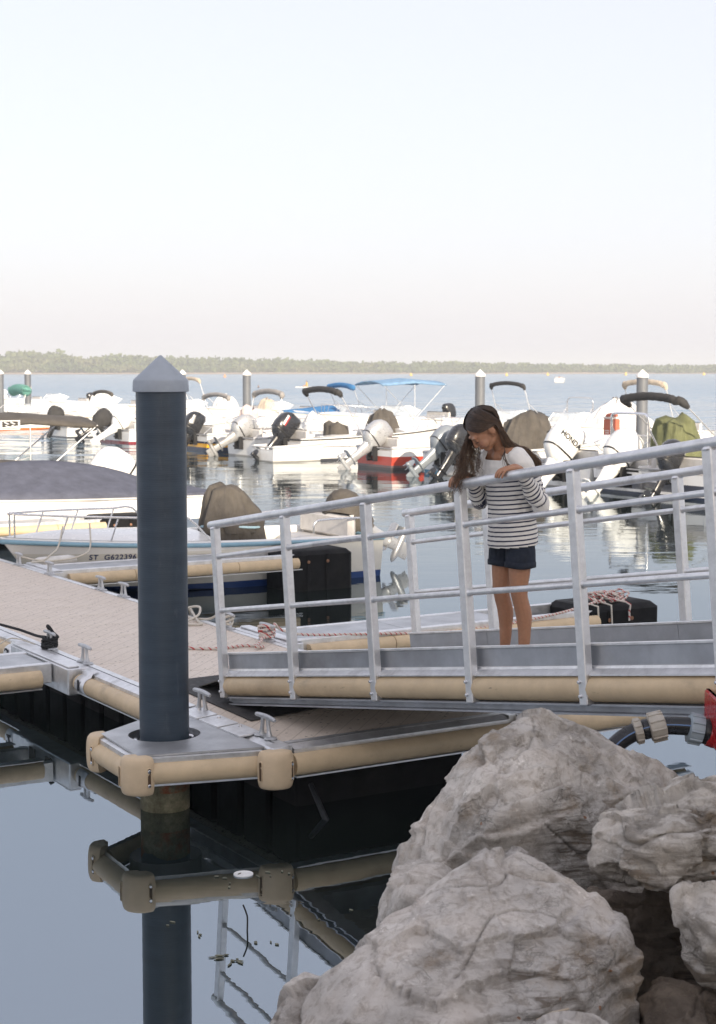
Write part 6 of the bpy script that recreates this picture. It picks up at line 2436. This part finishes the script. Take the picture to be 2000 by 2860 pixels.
# ------------------------------------------------------------------ hose and red flange by the boulders
HD = 6.95
hose = tag(empty('water_hose', at(1710, 2085, HD)), 'black water hose with grey couplings arching over the boulder to a red flange', 'hose')
h0 = at(1710, 2085, HD)
hose_blk = simple('hose_black', (0.012, 0.013, 0.016), 0.32)
path = [at(1640, 2160, HD + 0.05) - h0, at(1700, 2100, HD) - h0, at(1745, 2060, HD) - h0, at(1800, 2035, HD) - h0, at(1860, 2027, HD) - h0, at(1920, 2029, HD) - h0, at(1960, 2034, HD) - h0]
m = MB()
m.tube(smoothline(path, 6), 0.040, 16)
hs = m.build('hose', hose_blk, hose, 60)
m = MB()
m.tube([p + V((0, -0.0385, 0.012)) for p in smoothline(path, 6)], 0.0035, 6)
m.build('blue_stripe', simple('hose_stripe', (0.10, 0.18, 0.34), 0.4), hs, 60)


def coupling(c, d, parts, mat_ribs=True):
    d = d.normalized()
    q = d.to_track_quat('Z', 'Y').to_matrix().to_4x4()
    for nm, prof, mat, ribs in parts:
        m = MB()
        m.xf = Matrix.Translation(c) @ q @ Matrix.Scale(0.95, 4)
        m.lathe(prof, 24)
        if ribs:
            rmid = max(r for r, z in prof)
            z0, z1 = prof[0][1], prof[-1][1]
            for k in range(10):
                a = 2 * PI * k / 10
                m.box(-0.004, 0.004, -0.004, 0.004, 0, 0.001)
                x, y = rmid * math.cos(a), rmid * math.sin(a)
                m.tube([(x, y, z0 + 0.006), (x, y, z1 - 0.006)], 0.0055, 6)
        m.build(nm, mat, hose, 40)


pvc_warm = simple('coupling_grey_warm', (0.42, 0.39, 0.34), 0.55, 0, 0.1, 20, dirt=(0.28, 0.25, 0.2, 1))
pvc_cool = simple('coupling_grey_blue', (0.30, 0.36, 0.40), 0.5, 0, 0.1, 20)
brass = simple('dull_brass', (0.36, 0.33, 0.26), 0.45, 0.5)
red_gloss = simple('red_gloss', (0.42, 0.012, 0.018), 0.25, 0, 0.1, 10, coat=0.3)
p_a = at(1815, 2034, HD) - h0
d_a = at(1850, 2027, HD) - at(1775, 2045, HD)
coupling(p_a, d_a, [('coupling_nut', [(0.040, -0.075), (0.054, -0.072), (0.056, -0.038), (0.042, -0.034)], pvc_warm, True), ('coupling_body', [(0.043, -0.034), (0.047, -0.03), (0.047, -0.008), (0.043, -0.004)], hose_blk, False),
                    ('coupling_nut', [(0.050, -0.004), (0.062, 0.0), (0.066, 0.042), (0.060, 0.070), (0.040, 0.074)], pvc_warm, True)])
p_b = at(1945, 2037, HD) - h0
d_b = at(2000, 2050, HD) - at(1930, 2036, HD)
coupling(p_b, d_b, [('coupling_nut', [(0.042, -0.040), (0.064, -0.036), (0.068, 0.0), (0.066, 0.026), (0.05, 0.030)], pvc_cool, True), ('coupling_body', [(0.058, 0.030), (0.060, 0.034), (0.060, 0.056), (0.054, 0.060)], hose_blk, False), ('threaded_ring', [(0.053, 0.060), (0.056, 0.062), (0.056, 0.074), (0.05, 0.076)], brass, False)])
q_r = at(2000, 2048, HD)
fl = tag(empty('standpipe', (q_r.x + 0.035, q_r.y, 1.0)), 'red pipe fitting and flange cut by the right edge', 'standpipe')
fb_ = MB()
fb_.lathe([(0.050, -0.085), (0.060, -0.06), (0.066, -0.02), (0.060, 0.0)], 20, (0, 0, q_r.z - 1.0 - 0.004), 'x')
fb_.build('elbow', red_gloss, fl, 50)
fb_ = MB()
fb_.rbox(-0.062, -0.035, -0.13, 0.13, q_r.z - 1.0 - 0.055, q_r.z - 1.0 + 0.175, 0.01)
fb_.build('flange', red_gloss, fl, 30)
fb_ = MB()
fb_.lathe([(0.05, -0.7), (0.05, 0.35)], 16, (0.05, 0, 0))
fb_.build('riser_pipe', red_gloss, fl, 50)

# ------------------------------------------------------------------ small things in and on the water
p = ground(680, 2443, 0.0)
m = MB()
m.lathe([(0.048, 0.0), (0.054, 0.006), (0.053, 0.011), (0.045, 0.008), (0.03, 0.007)], 28)
d_ = m.build('plastic_lid', simple('lid_white', (0.8, 0.8, 0.78), 0.4), None, 50)
d_.location = (p.x, p.y, -0.004)
tag(d_, 'round white lid floating in the dark water under the pontoon', 'lid')
p0, p1 = at(868, 2190, 9.75), ground(922, 2318, -0.05)
m = MB()
dv = p1 - p0
m.tube([V((0, 0, 0)), dv * 0.5, dv], [0.016, 0.018, 0.022], 8)
s_ = m.build('steel_bar', simple('bar_steel', (0.05, 0.055, 0.06), 0.4, 0.5, 0.3, 30), None, 50)
s_.location = p0
tag(s_, 'thin dark bar slanting into the water under the pontoon end', 'bar')
weed_mat = simple('floating_weed', (0.17, 0.17, 0.12), 0.8, 0, 0.5, 30)
wd = MB()
rgw = random.Random(21)
for (px, py, n, sp) in ((545, 2612, 14, 30), (610, 2675, 26, 45), (660, 2690, 16, 50), (740, 2635, 18, 40), (615, 2455, 8, 20), (640, 2472, 6, 25), (900, 2560, 10, 70), (720, 2450, 16, 60), (500, 2580, 6, 30), (800, 2440, 10, 80)):
    for k in range(max(2, n // 4)):
        q = ground(px + rgw.gauss(0, sp * 0.5), py + rgw.gauss(0, sp * 0.14), 0.0)
        a, l, w = rgw.uniform(0, PI), rgw.uniform(0.006, 0.024), rgw.uniform(0.003, 0.009)
        ca_, sa_ = math.cos(a), math.sin(a)
        poly = [(q.x + ca_ * u * l - sa_ * v * w, q.y + sa_ * u * l + ca_ * v * w) for u, v in ((-1, 0), (-0.4, -1), (0.5, -0.8), (1, 0.1), (0.4, 1), (-0.5, 0.7))]
        wd.prism(poly, 0.002, 0.006)
tag(wd.build('floating_weed', weed_mat, None, 0), 'scattered bits of weed and leaves floating on the water', 'weed', kind='stuff')
p = ground(1085, 2590, 0.0)
p = ground(688, 2600, 0.0)
m = MB()
m.tube(smoothline([(0, 0, -0.1), (0.006, 0.0, 0.05), (0.0, 0.0, 0.09), (-0.015, 0.0, 0.13)], 4), 0.004, 6)
tw_ = m.build('twig', simple('dark_twig', (0.02, 0.016, 0.012), 0.8), None, 50)
tw_.location = (p.x, p.y, 0)
tag(tw_, 'thin dark twig standing up out of the water near the boulders', 'twig')
p = at(1590, 2850, 4.35)
m = MB()
m.tube([V((0, 0, 0)), V((0.04, 0.0, 0.02)), V((0.09, 0.01, 0.03))], [0.004, 0.005, 0.003], 6)
tw2 = m.build('twig', simple('pale_twig', (0.4, 0.33, 0.25), 0.8), None, 50)
tw2.location = p - V((0.09, 0, 0.0))
tag(tw2, 'short pale twig lying on the broad boulder at the bottom', 'twig')

# ------------------------------------------------------------------ far out on the lake
def far_person(name, label, loc, shirt, s=1.0, ang=0.0):
    root = tag(empty(name, loc, (0, 0, ang)), label, 'person')
    m = MB()
    chain(m, [(0, 0, 0.10), (0, 0.02, 0.35), (0, 0.0, 0.58)], [0.15, 0.14, 0.13])
    m.ball((0, -0.03, 0.80), 0.105)
    chain(m, [(0, 0, 0.58), (0, -0.02, 0.72)], [0.07, 0.05])
    for k in (-1, 1):
        chain(m, [(0.09 * k, 0, 0.12), (0.14 * k, -0.36, 0.24), (0.14 * k, -0.55, 0.02)], [0.09, 0.065, 0.05])
        chain(m, [(0.18 * k, 0, 0.55), (0.24 * k, -0.06, 0.32), (0.14 * k, -0.28, 0.28)], [0.055, 0.045, 0.04])
    me = evaluated(m.mesh('body'), [('REMESH', dict(mode='VOXEL', voxel_size=0.025))])
    me.materials.clear()
    me.materials.append(simple('far_skin', (0.42, 0.24, 0.15), 0.6))
    link('body', me, root, 180)
    m = MB()
    chain(m, [(0, 0, 0.16), (0, 0.02, 0.36), (0, 0.0, 0.57)], [0.165, 0.158, 0.15])
    m.build('shirt', shirt, root, 180)
    m = MB()
    m.ball((0, 0.0, 0.83), (0.11, 0.115, 0.10))
    m.build('hair', simple('hair_root', (0.026, 0.015, 0.010), 0.5), root, 180)


bd = ground(855, 1083, 0.0)
m = MB()
m.loft([[(x, y * k, z) for y, z in ((-0.35, 0.10), (-0.3, 0.0), (0.3, 0.0), (0.35, 0.10), (0.25, 0.16), (-0.25, 0.16))] for x, k in ((-1.6, 0.2), (-1.3, 0.7), (-0.5, 1.0), (0.6, 1.0), (1.3, 0.65), (1.6, 0.15))])
o = m.build('paddle_board', simple('board_white', (0.75, 0.74, 0.7), 0.4), None, 50)
o.location = bd
tag(o, 'white board carrying a rider out on the lake', 'board')
far_person('person', 'tiny rider in a yellow top sitting on the board out on the lake', bd + V((0.1, 0, 0.12)), simple('yellow_shirt', (0.75, 0.45, 0.05), 0.8), 1, R(-70))
fbp = ground(1562, 1069, 0.0)
fbt, FH = boat('motorboat', 'tiny white motorboat far out on the lake to the right', fbp, R(80), 5.5, 2.3, 0.8, white_dark, deck_from=0.45, screen=0.45, group='boats out on the lake')
far_person('person', 'tiny person in red aboard the far motorboat', fbp + V((0.3, 2.2, 0.5)), simple('red_shirt', (0.6, 0.08, 0.05), 0.8), 1, R(180))
for k, (px, py, lab) in enumerate(((1148, 1050, 'yellow buoy far out, above the blue canopy'), (1415, 1050, 'yellow buoy far out, left of the distant motorboat'), (1530, 1049, 'yellow buoy far out, beside the distant motorboat'), (1748, 1048, 'yellow buoy far out, left of the near far pile'), (1966, 1048, 'yellow buoy far out by the right edge'), (628, 1054, 'orange buoy far out, between two far piles'))):
    q = ground(px, py, 0.0)
    sc_ = q.y / 600.0
    m = MB()
    m.lathe([(0.05, -0.3), (0.45, -0.1), (0.55, 0.25), (0.42, 0.65), (0.12, 1.0), (0.08, 1.25)], 12)
    o = m.build('buoy', simple('buoy_yellow', (0.75, 0.48, 0.08), 0.5) if k < 5 else simple('buoy_orange', (0.75, 0.3, 0.1), 0.5), None, 50)
    o.location = q
    o.scale = (sc_, sc_, sc_)
    tag(o, lab, 'buoy', 'buoys out on the lake')
q = ground(722, 1083, 0.0)
far_person('person', 'tiny swimmer with only head and shoulders above the lake', q + V((0, 0, -0.55)), simple('dark_suit', (0.02, 0.02, 0.03), 0.6))
